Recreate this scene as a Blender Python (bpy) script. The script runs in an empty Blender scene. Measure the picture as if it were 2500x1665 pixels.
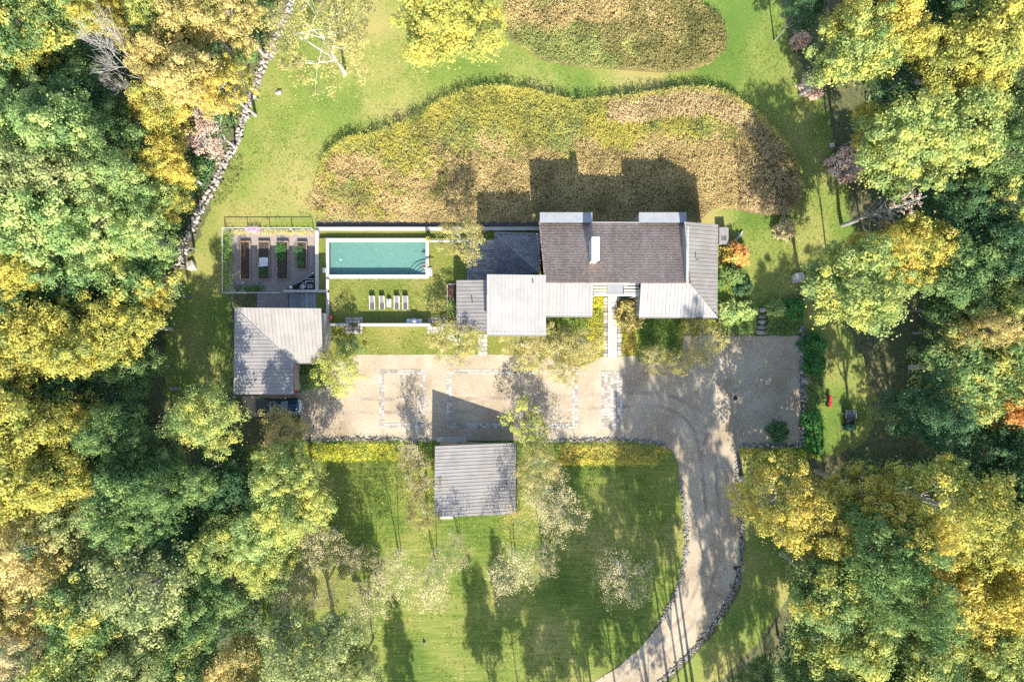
import bpy, bmesh, math, random
import numpy as np
from mathutils import Vector, Matrix
from mathutils.geometry import delaunay_2d_cdt

random.seed(7)
RNG = np.random.default_rng(11)
sc = bpy.context.scene
COL = sc.collection

# ------------------------------------------------------------------ camera, sky, sun, exposure
CAM_H = 88.0
PPM = 19.0                      # photo pixels per metre on the ground
cam = bpy.data.cameras.new("camera")
cam.sensor_width = 36.0
cam.lens = 36.0 * CAM_H / (2500.0 / PPM)
cam.clip_end = 3000.0
camo = bpy.data.objects.new("camera", cam)
camo.location = (0, 0, CAM_H)
camo.rotation_euler = (0, 0, 0)
COL.objects.link(camo)
sc.camera = camo

SUN_EL = math.radians(38.0)
SUN_DIR = Vector((0.14 * math.cos(SUN_EL), -0.99 * math.cos(SUN_EL), math.sin(SUN_EL))).normalized()
world = bpy.data.worlds.new("World")
sc.world = world
world.use_nodes = True
wn = world.node_tree.nodes
sky = wn.new("ShaderNodeTexSky")
sky.sky_type = 'NISHITA'
sky.sun_disc = False
sky.sun_elevation = SUN_EL
sky.sun_rotation = math.atan2(SUN_DIR.x, SUN_DIR.y)
world.node_tree.links.new(sky.outputs[0], wn["Background"].inputs[0])
wn["Background"].inputs[1].default_value = 0.15
sun = bpy.data.lights.new("sun", 'SUN')
sun.energy = 4.6
sun.angle = math.radians(0.5)
sun.color = (1.0, 0.93, 0.81)
suno = bpy.data.objects.new("sun", sun)
suno.location = SUN_DIR * 150
suno.rotation_euler = SUN_DIR.to_track_quat('Z', 'Y').to_euler()
COL.objects.link(suno)
sc.view_settings.view_transform = 'Standard'
sc.view_settings.look = 'None'
sc.view_settings.gamma = 1.0
sc.view_settings.exposure = 1.42
sc.view_settings.use_curve_mapping = False
sc.cycles.max_bounces = 6
sc.cycles.diffuse_bounces = 3
sc.cycles.glossy_bounces = 2
sc.cycles.transmission_bounces = 4
sc.cycles.transparent_max_bounces = 8
sc.cycles.caustics_reflective = False
sc.cycles.caustics_refractive = False
sc.cycles.use_denoising = False


# ------------------------------------------------------------------ helpers
def W(px, py, h=0.0):
    """A point of the photo at height h (metres) as a place in the world."""
    f = (1.0 - h / CAM_H) / PPM
    return Vector(((px - 1250.0) * f, -(py - 832.5) * f, h))


def lin(r, g, b):
    def c(v):
        v /= 255.0
        return v / 12.92 if v <= 0.04045 else ((v + 0.055) / 1.055) ** 2.4
    return (c(r), c(g), c(b), 1.0)


def tag(o, label=None, cat=None, group=None, kind=None):
    if label: o["label"] = label
    if cat: o["category"] = cat
    if group: o["group"] = group
    if kind: o["kind"] = kind
    return o


def empty(name, loc=(0, 0, 0), rz=0.0, parent=None):
    o = bpy.data.objects.new(name, None)
    o.empty_display_size = 0.2
    o.location = loc
    o.rotation_euler = (0, 0, rz)
    COL.objects.link(o)
    if parent: o.parent = parent
    return o


def link(name, me, parent=None, mat=None):
    o = bpy.data.objects.new(name, me)
    COL.objects.link(o)
    if parent: o.parent = parent
    if mat and not me.materials: me.materials.append(mat)
    return o


def np_mesh(name, verts, quads, mat=None, tone=None, tris=False):
    """Fast mesh from numpy arrays; every face has the same corner count."""
    k = 3 if tris else 4
    me = bpy.data.meshes.new(name)
    nv, nf = len(verts), len(quads)
    me.vertices.add(nv)
    me.vertices.foreach_set("co", np.asarray(verts, np.float32).ravel())
    me.loops.add(nf * k)
    me.loops.foreach_set("vertex_index", np.asarray(quads, np.int32).ravel())
    me.polygons.add(nf)
    me.polygons.foreach_set("loop_start", np.arange(0, nf * k, k, dtype=np.int32))
    if tone is not None:
        a = me.attributes.new("tone", 'FLOAT', 'FACE')
        a.data.foreach_set("value", np.asarray(tone, np.float32))
    me.update(calc_edges=True)
    if mat: me.materials.append(mat)
    return me


class MB:
    """Collects solids; build() links them as one mesh object."""
    def __init__(self):
        self.v, self.f = [], []

    def add(self, verts, faces):
        n = len(self.v)
        self.v += [tuple(p) for p in verts]
        self.f += [tuple(i + n for i in fc) for fc in faces]
        return self

    def box(self, c, s, rz=0.0, rx=0.0, ry=0.0, taper=1.0):
        R = Matrix.Rotation(rz, 3, 'Z') @ Matrix.Rotation(ry, 3, 'Y') @ Matrix.Rotation(rx, 3, 'X')
        pts = []
        for z in (-1, 1):
            t = taper if z > 0 else 1.0
            for x, y in ((-1, -1), (1, -1), (1, 1), (-1, 1)):
                pts.append(Vector(c) + R @ Vector((x * s[0] / 2 * t, y * s[1] / 2 * t, z * s[2] / 2)))
        return self.add(pts, [(3, 2, 1, 0), (4, 5, 6, 7), (0, 1, 5, 4), (1, 2, 6, 5), (2, 3, 7, 6), (3, 0, 4, 7)])

    def slab(self, x0, y0, x1, y1, z0, z1):
        return self.box(((x0 + x1) / 2, (y0 + y1) / 2, (z0 + z1) / 2), (abs(x1 - x0), abs(y1 - y0), abs(z1 - z0)))

    def prism(self, top, bot):
        """Closed solid between two loops with the same number of points (counter-clockwise from above)."""
        n = len(top)
        return self.add(list(bot) + list(top), [tuple(range(n - 1, -1, -1)), tuple(range(n, 2 * n))] +
                        [(i, (i + 1) % n, n + (i + 1) % n, n + i) for i in range(n)])

    def tube(self, pts, radii, n=6, cap=True):
        base = len(self.v)
        up = Vector((0.3, 0.5, 0.8))
        for i, p in enumerate(pts):
            p = Vector(p)
            a = Vector(pts[max(i - 1, 0)]); b = Vector(pts[min(i + 1, len(pts) - 1)])
            d = (b - a).normalized() if (b - a).length > 1e-6 else Vector((0, 0, 1))
            u = d.cross(up)
            if u.length < 1e-3: u = d.cross(Vector((1, 0, 0)))
            u.normalize(); w = d.cross(u)
            r = radii[i] if isinstance(radii, (list, tuple)) else radii
            for k in range(n):
                t = 2 * math.pi * k / n
                self.v.append(tuple(p + (u * math.cos(t) + w * math.sin(t)) * r))
        for i in range(len(pts) - 1):
            for k in range(n):
                a = base + i * n + k; b = base + i * n + (k + 1) % n
                self.f.append((a, b, b + n, a + n))
        if cap:
            self.f.append(tuple(base + k for k in range(n - 1, -1, -1)))
            e = base + (len(pts) - 1) * n
            self.f.append(tuple(e + k for k in range(n)))
        return self

    def lathe(self, c, prof, n=14):
        """prof: list of (radius, z)."""
        base = len(self.v)
        for r, z in prof:
            for k in range(n):
                t = 2 * math.pi * k / n
                self.v.append((c[0] + r * math.cos(t), c[1] + r * math.sin(t), c[2] + z))
        for i in range(len(prof) - 1):
            for k in range(n):
                a = base + i * n + k; b = base + i * n + (k + 1) % n
                self.f.append((a, b, b + n, a + n))
        self.f.append(tuple(base + k for k in range(n - 1, -1, -1)))
        e = base + (len(prof) - 1) * n
        self.f.append(tuple(e + k for k in range(n)))
        return self

    def mesh(self, name, mat=None, bevel=0.0, smooth=False):
        me = bpy.data.meshes.new(name)
        me.from_pydata(self.v, [], self.f)
        if bevel > 0 or smooth:
            bm = bmesh.new(); bm.from_mesh(me)
            if bevel > 0:
                bmesh.ops.bevel(bm, geom=[e for e in bm.edges if e.is_manifold and e.calc_face_angle(0) > 0.5],
                                offset=bevel, segments=1 if not smooth else 2, affect='EDGES', clamp_overlap=True)
            if smooth:
                for f in bm.faces: f.smooth = True
            bm.to_mesh(me); bm.free()
        me.update()
        if mat: me.materials.append(mat)
        return me

    def build(self, name, mat=None, parent=None, bevel=0.0, smooth=False):
        return link(name, self.mesh(name, mat, bevel, smooth), parent)


def ccw(pts):
    a = sum(pts[i][0] * pts[(i + 1) % len(pts)][1] - pts[(i + 1) % len(pts)][0] * pts[i][1] for i in range(len(pts)))
    return list(pts) if a > 0 else list(reversed(pts))


def spline(pts, closed=True, step=1.0, jitter=0.0):
    """Catmull-Rom through 2D/3D points."""
    P = [Vector(p) for p in pts]; n = len(P); out = []
    for i in range(n if closed else n - 1):
        p0 = P[(i - 1) % n] if closed else P[max(i - 1, 0)]
        p1 = P[i]; p2 = P[(i + 1) % n]
        p3 = P[(i + 2) % n] if closed else P[min(i + 2, n - 1)]
        m = max(1, int((p2 - p1).length / step))
        for k in range(m):
            t = k / m
            q = 0.5 * ((2 * p1) + (p2 - p0) * t + (2 * p0 - 5 * p1 + 4 * p2 - p3) * t * t + (3 * p1 - p0 - 3 * p2 + p3) * t ** 3)
            if jitter:
                q = q + Vector((random.uniform(-jitter, jitter), random.uniform(-jitter, jitter), 0))
            out.append(q)
    if not closed: out.append(P[-1])
    return out


def sheet(name, pts, mat, z=0.02, curve=False, jitter=0.0, step=0.8):
    """A flat polygon on the ground from photo pixels."""
    pts = [W(*p) for p in pts]
    if curve: pts = spline(pts, True, step, jitter)
    elif jitter:
        q = []
        for i in range(len(pts)):
            a, b = pts[i], pts[(i + 1) % len(pts)]
            m = max(1, int((b - a).length / step))
            q += [a.lerp(b, k / m) + Vector((random.uniform(-jitter, jitter), random.uniform(-jitter, jitter), 0)) for k in range(m)]
        pts = q
    pts = ccw([(p.x, p.y, z) for p in pts])
    n = len(pts)
    vs, es, fs = delaunay_2d_cdt([Vector(p[:2]) for p in pts], [(k, (k + 1) % n) for k in range(n)], [list(range(n))], 1, 1e-4)[:3]
    me = bpy.data.meshes.new(name)
    me.from_pydata([(v.x, v.y, z) for v in vs], [], [tuple(f) for f in fs])
    me.update()
    if me.polygons and me.polygons[0].normal.z < 0: me.flip_normals()
    return link(name, me, None, mat)


def inside(pts, poly):
    x, y = pts[:, 0], pts[:, 1]
    r = np.zeros(len(pts), bool)
    n = len(poly)
    for i in range(n):
        x0, y0 = poly[i][0], poly[i][1]; x1, y1 = poly[(i + 1) % n][0], poly[(i + 1) % n][1]
        c = ((y0 > y) != (y1 > y))
        with np.errstate(divide='ignore', invalid='ignore'):
            xi = (x1 - x0) * (y - y0) / (y1 - y0 + 1e-12) + x0
        r ^= c & (x < xi)
    return r


def vnoise(p, scale, seed=0):
    """Cheap smooth value noise on 2D points, 0..1."""
    q = p[:, :2] / scale + seed * 17.3
    i = np.floor(q).astype(np.int64); f = q - i
    f = f * f * (3 - 2 * f)
    def h(ix, iy):
        n = (ix * 374761393 + iy * 668265263 + seed * 69069) & 0x7fffffff
        n = ((n ^ (n >> 13)) * 1274126177) & 0x7fffffff
        return ((n ^ (n >> 16)) & 0xffff) / 65535.0
    a = h(i[:, 0], i[:, 1]); b = h(i[:, 0] + 1, i[:, 1]); c = h(i[:, 0], i[:, 1] + 1); d = h(i[:, 0] + 1, i[:, 1] + 1)
    return (a * (1 - f[:, 0]) + b * f[:, 0]) * (1 - f[:, 1]) + (c * (1 - f[:, 0]) + d * f[:, 0]) * f[:, 1]


# ------------------------------------------------------------------ materials
def nodes(name):
    m = bpy.data.materials.new(name); m.use_nodes = True
    nt = m.node_tree
    return m, nt, nt.nodes, nt.links, nt.nodes["Principled BSDF"]


def surf(name, stops, scale=2.0, detail=6.0, rough=0.85, bump=0.0, bump_scale=None, metal=0.0, spec=0.3,
         rnd=0.0, big=None, stretch=None, speck=None, island=0.0):
    """Colour from noise in world space through a ramp; rnd: per-object shift; big: (scale, strength) broad blotches; speck: (scale, colour, amount)."""
    m, nt, N, L, bs = nodes(name)
    geo = N.new("ShaderNodeNewGeometry")
    vec = geo.outputs["Position"]
    if stretch:
        mp = N.new("ShaderNodeMapping"); mp.inputs["Scale"].default_value = stretch
        L.new(vec, mp.inputs[0]); vec = mp.outputs[0]
    nz = N.new("ShaderNodeTexNoise"); nz.inputs["Scale"].default_value = scale; nz.inputs["Detail"].default_value = detail
    nz.inputs["Roughness"].default_value = 0.62
    L.new(vec, nz.inputs["Vector"])
    fac = nz.outputs["Fac"]
    def madd(a, b, k):
        q = N.new("ShaderNodeMath"); q.operation = 'MULTIPLY_ADD'
        L.new(b, q.inputs[0]); q.inputs[1].default_value = k; L.new(a, q.inputs[2]); return q.outputs[0]
    def centred(s):
        q = N.new("ShaderNodeMath"); q.operation = 'SUBTRACT'; L.new(s, q.inputs[0]); q.inputs[1].default_value = 0.5; return q.outputs[0]
    if big:
        nb = N.new("ShaderNodeTexNoise"); nb.inputs["Scale"].default_value = big[0]; nb.inputs["Detail"].default_value = 3.0
        L.new(geo.outputs["Position"], nb.inputs["Vector"])
        fac = madd(fac, centred(nb.outputs["Fac"]), big[1])
    if rnd:
        oi = N.new("ShaderNodeObjectInfo"); fac = madd(fac, centred(oi.outputs["Random"]), rnd)
    if island:
        fac = madd(fac, centred(geo.outputs["Random Per Island"]), island)
    rp = N.new("ShaderNodeValToRGB")
    while len(rp.color_ramp.elements) < len(stops): rp.color_ramp.elements.new(0.5)
    for e, (p, c) in zip(rp.color_ramp.elements, stops): e.position = p; e.color = c
    L.new(fac, rp.inputs[0])
    colr = rp.outputs[0]
    if speck:
        vs = N.new("ShaderNodeTexNoise"); vs.inputs["Scale"].default_value = speck[0]; vs.inputs["Detail"].default_value = 1.0
        L.new(geo.outputs["Position"], vs.inputs["Vector"])
        r2 = N.new("ShaderNodeValToRGB"); r2.color_ramp.elements[0].position = speck[2]; r2.color_ramp.elements[1].position = speck[2] + 0.05
        L.new(vs.outputs["Fac"], r2.inputs[0])
        mx = N.new("ShaderNodeMixRGB"); L.new(r2.outputs[0], mx.inputs[0]); L.new(colr, mx.inputs[1]); mx.inputs[2].default_value = speck[1]
        colr = mx.outputs[0]
    L.new(colr, bs.inputs["Base Color"])
    bs.inputs["Roughness"].default_value = rough; bs.inputs["Metallic"].default_value = metal
    bs.inputs["Specular IOR Level"].default_value = spec
    if bump:
        nb2 = N.new("ShaderNodeTexNoise"); nb2.inputs["Scale"].default_value = bump_scale or scale * 3; nb2.inputs["Detail"].default_value = 5.0
        L.new(vec, nb2.inputs["Vector"])
        bp = N.new("ShaderNodeBump"); bp.inputs["Strength"].default_value = 1.0; bp.inputs["Distance"].default_value = bump
        L.new(nb2.outputs["Fac"], bp.inputs["Height"]); L.new(bp.outputs[0], bs.inputs["Normal"])
    return m


def two(c1, c2, a=0.35, b=0.65): return [(a, c1), (b, c2)]


def leafmat(name, cols, trans=0.38, spread=0.42, gain=1.95):
    """Leaves: each clump and each leaf has its own place on the ramp (attribute tone), shifted by slow noise in the crown."""
    cols = [tuple(min(.8, v * gain) for v in c[:3]) + (1,) for c in cols]
    m, nt, N, L, bs = nodes(name)
    at = N.new("ShaderNodeAttribute"); at.attribute_name = "tone"
    geo = N.new("ShaderNodeNewGeometry")
    nz = N.new("ShaderNodeTexNoise"); nz.inputs["Scale"].default_value = 0.38; nz.inputs["Detail"].default_value = 2.0
    L.new(geo.outputs["Position"], nz.inputs["Vector"])
    a = N.new("ShaderNodeMath"); a.operation = 'MULTIPLY_ADD'
    L.new(nz.outputs["Fac"], a.inputs[0]); a.inputs[1].default_value = 1.15; a.inputs[2].default_value = -0.165 - spread / 2
    b = N.new("ShaderNodeMath"); b.operation = 'MULTIPLY_ADD'
    L.new(at.outputs["Fac"], b.inputs[0]); b.inputs[1].default_value = spread; L.new(a.outputs[0], b.inputs[2])
    rp = N.new("ShaderNodeValToRGB")
    while len(rp.color_ramp.elements) < len(cols): rp.color_ramp.elements.new(0.5)
    for i, (e, c) in enumerate(zip(rp.color_ramp.elements, cols)):
        e.position = 0.12 + 0.72 * i / max(1, len(cols) - 1); e.color = c
    L.new(b.outputs[0], rp.inputs[0])
    bs.inputs["Roughness"].default_value = 0.6; bs.inputs["Specular IOR Level"].default_value = 0.25
    L.new(rp.outputs[0], bs.inputs["Base Color"])
    tr = N.new("ShaderNodeBsdfTranslucent"); L.new(rp.outputs[0], tr.inputs["Color"])
    mx = N.new("ShaderNodeMixShader"); mx.inputs[0].default_value = trans
    L.new(bs.outputs[0], mx.inputs[1]); L.new(tr.outputs[0], mx.inputs[2])
    L.new(mx.outputs[0], N["Material Output"].inputs["Surface"])
    return m


def plain(name, c, rough=0.5, metal=0.0, spec=0.4, var=0.08):
    d = tuple(max(0, v * (1 - var * 2)) for v in c[:3]) + (1,)
    return surf(name, two(d, c), scale=6.0, rough=rough, metal=metal, spec=spec)


def C(r, g, b): return (r, g, b, 1.0)

MAT = {}
MAT['ground'] = surf('forest_floor', [(0.25, C(.045, .072, .026)), (0.5, C(.090, .100, .042)), (0.78, C(.185, .135, .075))], scale=1.6, detail=8, rough=.95,
                     bump=.06, bump_scale=5, big=(.09, .5), speck=(9.0, C(.16, .10, .045), .66))
MAT['lawn'] = surf('lawn_grass', [(0.25, C(.085, .150, .022)), (0.5, C(.162, .200, .040)), (0.80, C(.290, .250, .085))], scale=3.2, detail=9, rough=.9,
                   bump=.05, bump_scale=16, big=(.09, 1.7))
MAT['lawn_stripe'] = surf('mown_lawn_grass', [(0.25, C(.070, .120, .014)), (0.5, C(.138, .175, .028)), (0.80, C(.250, .230, .068))], scale=1.1, detail=8, rough=.9,
                          bump=.05, bump_scale=14, big=(.10, 1.5), stretch=(.30, 2.8, 1))
MAT['lawn_lush'] = surf('terrace_lawn_grass', [(0.25, C(.075, .120, .015)), (0.5, C(.145, .160, .028)), (0.80, C(.265, .215, .075))], scale=4.0, detail=9, rough=.9,
                        bump=.05, bump_scale=16, big=(.16, .7))
MAT['gravel'] = surf('tan_gravel', [(0.25, C(.25, .194, .130)), (0.5, C(.340, .282, .200)), (0.78, C(.42, .365, .278))], scale=7.0, detail=10, rough=.95,
                     bump=.02, bump_scale=22, big=(.22, 1.1), speck=(14., C(.22, .17, .13), .67))
MAT['garden_gravel'] = surf('pink_grey_gravel', [(0.3, C(.19, .155, .14)), (0.7, C(.33, .275, .25))], scale=9.0, detail=10, rough=.95, bump=.02, bump_scale=24)
MAT['soil'] = surf('dark_bed_soil', [(0.3, C(.028, .021, .016)), (0.7, C(.085, .062, .048))], scale=6.0, detail=8, rough=1., bump=.06, bump_scale=9)
MAT['meadow_soil'] = surf('dry_meadow_soil', [(0.3, C(.10, .08, .035)), (0.7, C(.20, .155, .075))], scale=3.0, detail=8, rough=1.)
MAT['shade_gravel'] = surf('shade_toned_gravel', [(0.3, C(.06, .052, .05)), (0.7, C(.13, .115, .11))], scale=9.0, detail=8, rough=1., bump=.03, bump_scale=20)  # gravel colour darkened to stand for shade by the pool wall and front door
MAT['stone'] = surf('pale_fieldstone', [(0.2, C(.17, .15, .13)), (0.5, C(.33, .295, .26)), (0.8, C(.46, .42, .38))], scale=3.0, rough=.9, bump=.02, bump_scale=12, rnd=.6)
MAT['cobble'] = surf('pale_paving_stone', [(0.2, C(.23, .205, .17)), (0.5, C(.35, .32, .28)), (0.8, C(.45, .42, .375))], scale=3.0, rough=.9, bump=.01, bump_scale=14, rnd=.7)
MAT['greystone'] = surf('grey_wall_stone', [(0.2, C(.13, .12, .105)), (0.5, C(.22, .205, .185)), (0.8, C(.32, .30, .27))], scale=3.0, rough=.9, bump=.02, bump_scale=12, rnd=.6)
MAT['coping'] = surf('pale_limestone', [(0.3, C(.38, .35, .31)), (0.7, C(.47, .435, .39))], scale=2.5, rough=.8, bump=.004, rnd=.25)
MAT['paver'] = surf('grey_granite_paver', [(0.3, C(.20, .20, .205)), (0.7, C(.31, .31, .315))], scale=5, rough=.85, bump=.005, rnd=.7)
MAT['concrete'] = surf('cream_concrete', [(0.3, C(.42, .40, .35)), (0.7, C(.52, .49, .44))], scale=2.5, rough=.85, rnd=.2)
MAT['metal_roof'] = surf('pale_grey_metal_roof', [(0.3, C(.195, .182, .170)), (0.7, C(.232, .218, .203))], scale=.9, rough=.55, metal=.0, spec=.4, rnd=.25, big=(.45, .9))
MAT['metal_white'] = surf('off_white_metal_roof', [(0.3, C(.200, .194, .188)), (0.7, C(.238, .231, .224))], scale=.9, rough=.55, spec=.4, rnd=.22, big=(.45, .8))
MAT['flat_roof'] = surf('light_grey_roof_sheet', [(0.3, C(.20, .21, .225)), (0.7, C(.25, .26, .275))], scale=1.5, rough=.6)
MAT['shingle'] = surf('weathered_brown_shingle', [(0.2, C(.26, .185, .140)), (0.5, C(.35, .258, .200)), (0.8, C(.44, .34, .275))], scale=.8, rough=.9,
                      island=.32, big=(.22, .6), stretch=(1.6, .3, 1))
MAT['shingle_in_shade'] = surf('shade_toned_shingle', [(0.2, C(.10, .10, .11)), (0.5, C(.155, .15, .16)), (0.8, C(.22, .21, .22))], scale=.8, rough=.9, island=.5)  # the tall roof's shade on the west wing is put into this darker, bluer colour
MAT['siding'] = surf('grey_green_wood_siding', [(0.3, C(.25, .255, .235)), (0.7, C(.36, .36, .335))], scale=1.5, rough=.8, stretch=(6, 6, .3))
MAT['wood'] = surf('weathered_wood', [(0.3, C(.20, .155, .115)), (0.7, C(.36, .29, .22))], scale=2, rough=.85, rnd=.5)
MAT['redwood'] = surf('orange_cedar_board', [(0.3, C(.30, .155, .08)), (0.7, C(.42, .25, .15))], scale=2, rough=.85, rnd=.4)
MAT['white_paint'] = plain('white_paint', C(.60, .59, .57), .5)
MAT['dark_metal'] = plain('dark_metal', C(.035, .035, .038), .45, .2)
MAT['black'] = plain('black_plastic', C(.018, .018, .02), .5)
MAT['rubber'] = plain('tyre_rubber', C(.02, .02, .021), .85)
MAT['steel'] = plain('stainless_steel', C(.50, .52, .54), .32, .8)
MAT['chrome'] = plain('bright_chrome', C(.75, .76, .78), .18, .9)
MAT['glass'] = plain('dark_window_glass', C(.03, .04, .05), .06, 0, .8)
MAT['sling'] = plain('grey_sling_fabric', C(.15, .14, .145), .8)
MAT['sling_dark'] = plain('taupe_sling_fabric', C(.09, .078, .072), .8)
MAT['cloth'] = plain('white_cloth', C(.62, .60, .62), .9)
MAT['red'] = plain('red_paint', C(.50, .045, .03), .5)
MAT['brick_red'] = plain('brick_red_board', C(.32, .06, .04), .7)
MAT['truck_blue'] = plain('dark_teal_car_paint', C(.012, .055, .085), .18, .35, .6)
MAT['truck_cover'] = plain('charcoal_bed_cover', C(.055, .062, .072), .7)
MAT['green_paint'] = plain('green_machine_paint', C(.012, .15, .05), .3)
MAT['bark'] = surf('grey_brown_bark', [(0.3, C(.10, .085, .072)), (0.7, C(.24, .21, .19))], scale=5, rough=.95, bump=.02, rnd=.3)
MAT['bark_pale'] = surf('pale_grey_bark', [(0.3, C(.26, .235, .215)), (0.7, C(.44, .41, .39))], scale=5, rough=.95, bump=.02, rnd=.3)
MAT['birch_bark'] = surf('white_birch_bark', [(0.28, C(.16, .14, .12)), (0.4, C(.58, .55, .50)), (0.7, C(.74, .71, .66))], scale=6, rough=.9, stretch=(1, 1, 3))
MAT['pool_shell'] = surf('turquoise_pool_plaster', [(0.3, C(.125, .215, .18)), (0.7, C(.17, .27, .225))], scale=2.2, rough=.7, big=(.16, .4))

# pool water: clear tinted surface with ripples
m, nt, N, L, bs = nodes('pool_water')
tp = N.new("ShaderNodeBsdfTransparent"); tp.inputs[0].default_value = (.80, .92, .91, 1)
gl = N.new("ShaderNodeBsdfGlossy"); gl.inputs["Roughness"].default_value = .05
wv = N.new("ShaderNodeTexNoise"); wv.inputs["Scale"].default_value = 3.2; wv.inputs["Detail"].default_value = 3
bp = N.new("ShaderNodeBump"); bp.inputs["Distance"].default_value = .012; L.new(wv.outputs[0], bp.inputs["Height"])
tcw = N.new("ShaderNodeNewGeometry"); L.new(tcw.outputs["Position"], wv.inputs["Vector"])
L.new(bp.outputs[0], gl.inputs["Normal"])
mx = N.new("ShaderNodeMixShader"); mx.inputs[0].default_value = .05; L.new(tp.outputs[0], mx.inputs[1]); L.new(gl.outputs[0], mx.inputs[2])
L.new(mx.outputs[0], N["Material Output"].inputs["Surface"])
MAT['water'] = m

# leaf palettes
GDK, GRN, GLT = C(.024, .066, .030), C(.066, .118, .038), C(.175, .215, .068)
TEAL, SAGE, OLV = C(.026, .070, .038), C(.13, .17, .065), C(.115, .125, .030)
YGR, YEL, GOLD, ORG = C(.265, .262, .060), C(.345, .300, .062), C(.355, .285, .062), C(.43, .20, .060)
TAN, PALE, PINK, RED = C(.40, .30, .10), C(.40, .37, .17), C(.38, .20, .145), C(.30, .055, .03)
LEAF = {
    'green': leafmat('green_leaves', [C(.038, .078, .028), C(.078, .128, .040), C(.13, .178, .055), GLT]),
    'dark': leafmat('dark_green_leaves', [C(.026, .062, .026), C(.046, .094, .036), C(.085, .135, .048)]),
    'ltgreen': leafmat('light_green_leaves', [C(.060, .11, .038), C(.135, .188, .062), C(.23, .262, .088), C(.31, .315, .12)], gain=2.3),
    'sage': leafmat('sage_green_leaves', [C(.075, .105, .038), C(.165, .19, .072), C(.24, .25, .098), C(.32, .315, .135)], gain=1.95),
    'ygreen': leafmat('yellow_green_leaves', [C(.075, .12, .035), GLT, YGR, C(.38, .345, .09)]),
    'turning': leafmat('green_leaves_turning_yellow', [C(.045, .09, .03), GRN, GLT, YEL, GOLD]),
    'yellow': leafmat('yellow_leaves', [C(.12, .155, .04), YGR, YEL, C(.44, .355, .065)], gain=1.68),
    'gold': leafmat('golden_leaves', [C(.16, .17, .045), YEL, GOLD, C(.39, .27, .060)], gain=1.68),
    'orange': leafmat('yellow_leaves_with_orange', [C(.12, .15, .04), YGR, YEL, GOLD, ORG], gain=1.68),
    'flame': leafmat('orange_red_leaves', [YGR, ORG, C(.46, .22, .07), C(.42, .13, .05)]),
    'tan': leafmat('tan_leaves', [C(.13, .13, .04), C(.26, .22, .075), C(.35, .275, .105), C(.41, .33, .15)]),
    'pale': leafmat('pale_yellow_leaves', [C(.19, .17, .08), C(.29, .25, .13), C(.36, .31, .17), C(.42, .36, .22)]),
    'birch': leafmat('fine_olive_yellow_leaves', [C(.12, .12, .04), C(.235, .205, .07), C(.36, .29, .12)]),
    'pink': leafmat('pinkish_leaves', [C(.30, .20, .15), C(.42, .29, .23), C(.46, .35, .28)]),
    'russet': leafmat('russet_leaves', [C(.10, .06, .03), C(.24, .12, .07), C(.36, .20, .12)]),
    'lime': leafmat('lime_yellow_leaves', [C(.14, .165, .035), C(.25, .255, .055), C(.36, .34, .09)]),
    'shrub': leafmat('fresh_green_shrub_leaves', [C(.025, .08, .02), C(.05, .14, .03), C(.09, .20, .045)]),
    # meadow and ground-cover plants
    'm_tan': leafmat('tan_meadow_grass', [C(.19, .15, .06), C(.34, .262, .115), C(.44, .345, .165)], .35, .6, gain=1.7),
    'm_gold': leafmat('goldenrod', [C(.12, .125, .032), C(.23, .225, .052), C(.35, .31, .058), C(.31, .265, .09)], .3, .7, gain=1.5),
    'm_brown': leafmat('brown_seed_heads', [C(.17, .135, .055), C(.30, .23, .115), C(.43, .335, .18)], .3, .6, gain=1.6),
    'm_olive': leafmat('olive_meadow_plants', [C(.09, .095, .03), C(.20, .18, .06), C(.29, .225, .10)], .3, .6, gain=1.5),
    'm_green': leafmat('green_meadow_plants', [C(.09, .11, .03), C(.18, .20, .06), C(.30, .29, .09)], .3, .6, gain=1.75),
    'under': leafmat('undergrowth_leaves', [C(.020, .050, .022), C(.042, .085, .030), C(.085, .125, .040)], .3, .6, 2.7),
    'litter': leafmat('fallen_leaves', [C(.20, .12, .05), C(.42, .33, .12), C(.62, .52, .26)], .1, 1.0),
    'tuft': leafmat('dry_and_green_grass_tufts', [C(.05, .095, .016), C(.10, .125, .026), C(.19, .165, .06)], .3, .9, 2.2),
    'tuft_dark': leafmat('green_grass_tufts', [C(.05, .080, .012), C(.095, .115, .020), C(.17, .150, .045)], .3, .9, 2.0),
    'gcover': leafmat('yellow_ground_cover', [C(.14, .16, .02), C(.34, .30, .03), C(.48, .38, .035)], .2, .7),
    'ocover': leafmat('amber_ground_cover', [C(.13, .13, .025), C(.29, .225, .045), C(.36, .215, .05)], .2, .7),
    'gcgreen': leafmat('green_ground_cover', [C(.035, .085, .015), C(.09, .16, .03), C(.16, .22, .045)], .2, .7),
    'purple': leafmat('purple_aster', [C(.26, .12, .36), C(.42, .24, .56), C(.12, .14, .06)], .1, 1.0),
}

# ------------------------------------------------------------------ vegetation makers
def leaves(cent, nrm, size, rng, tone, aspect=0.72):
    """Rhombic leaves at cent facing nrm."""
    n = len(cent)
    nrm = nrm / (np.linalg.norm(nrm, axis=1, keepdims=True) + 1e-9)
    r = rng.normal(size=(n, 3))
    t = np.cross(nrm, r); t /= np.linalg.norm(t, axis=1, keepdims=True) + 1e-9
    b = np.cross(nrm, t)
    s = size[:, None] * 0.5
    v = np.empty((n, 4, 3))
    v[:, 0] = cent - t * s; v[:, 1] = cent - b * s * aspect + nrm * s * .15
    v[:, 2] = cent + t * s; v[:, 3] = cent + b * s * aspect + nrm * s * .15
    return v.reshape(-1, 3), np.arange(n * 4).reshape(-1, 4), tone


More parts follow.
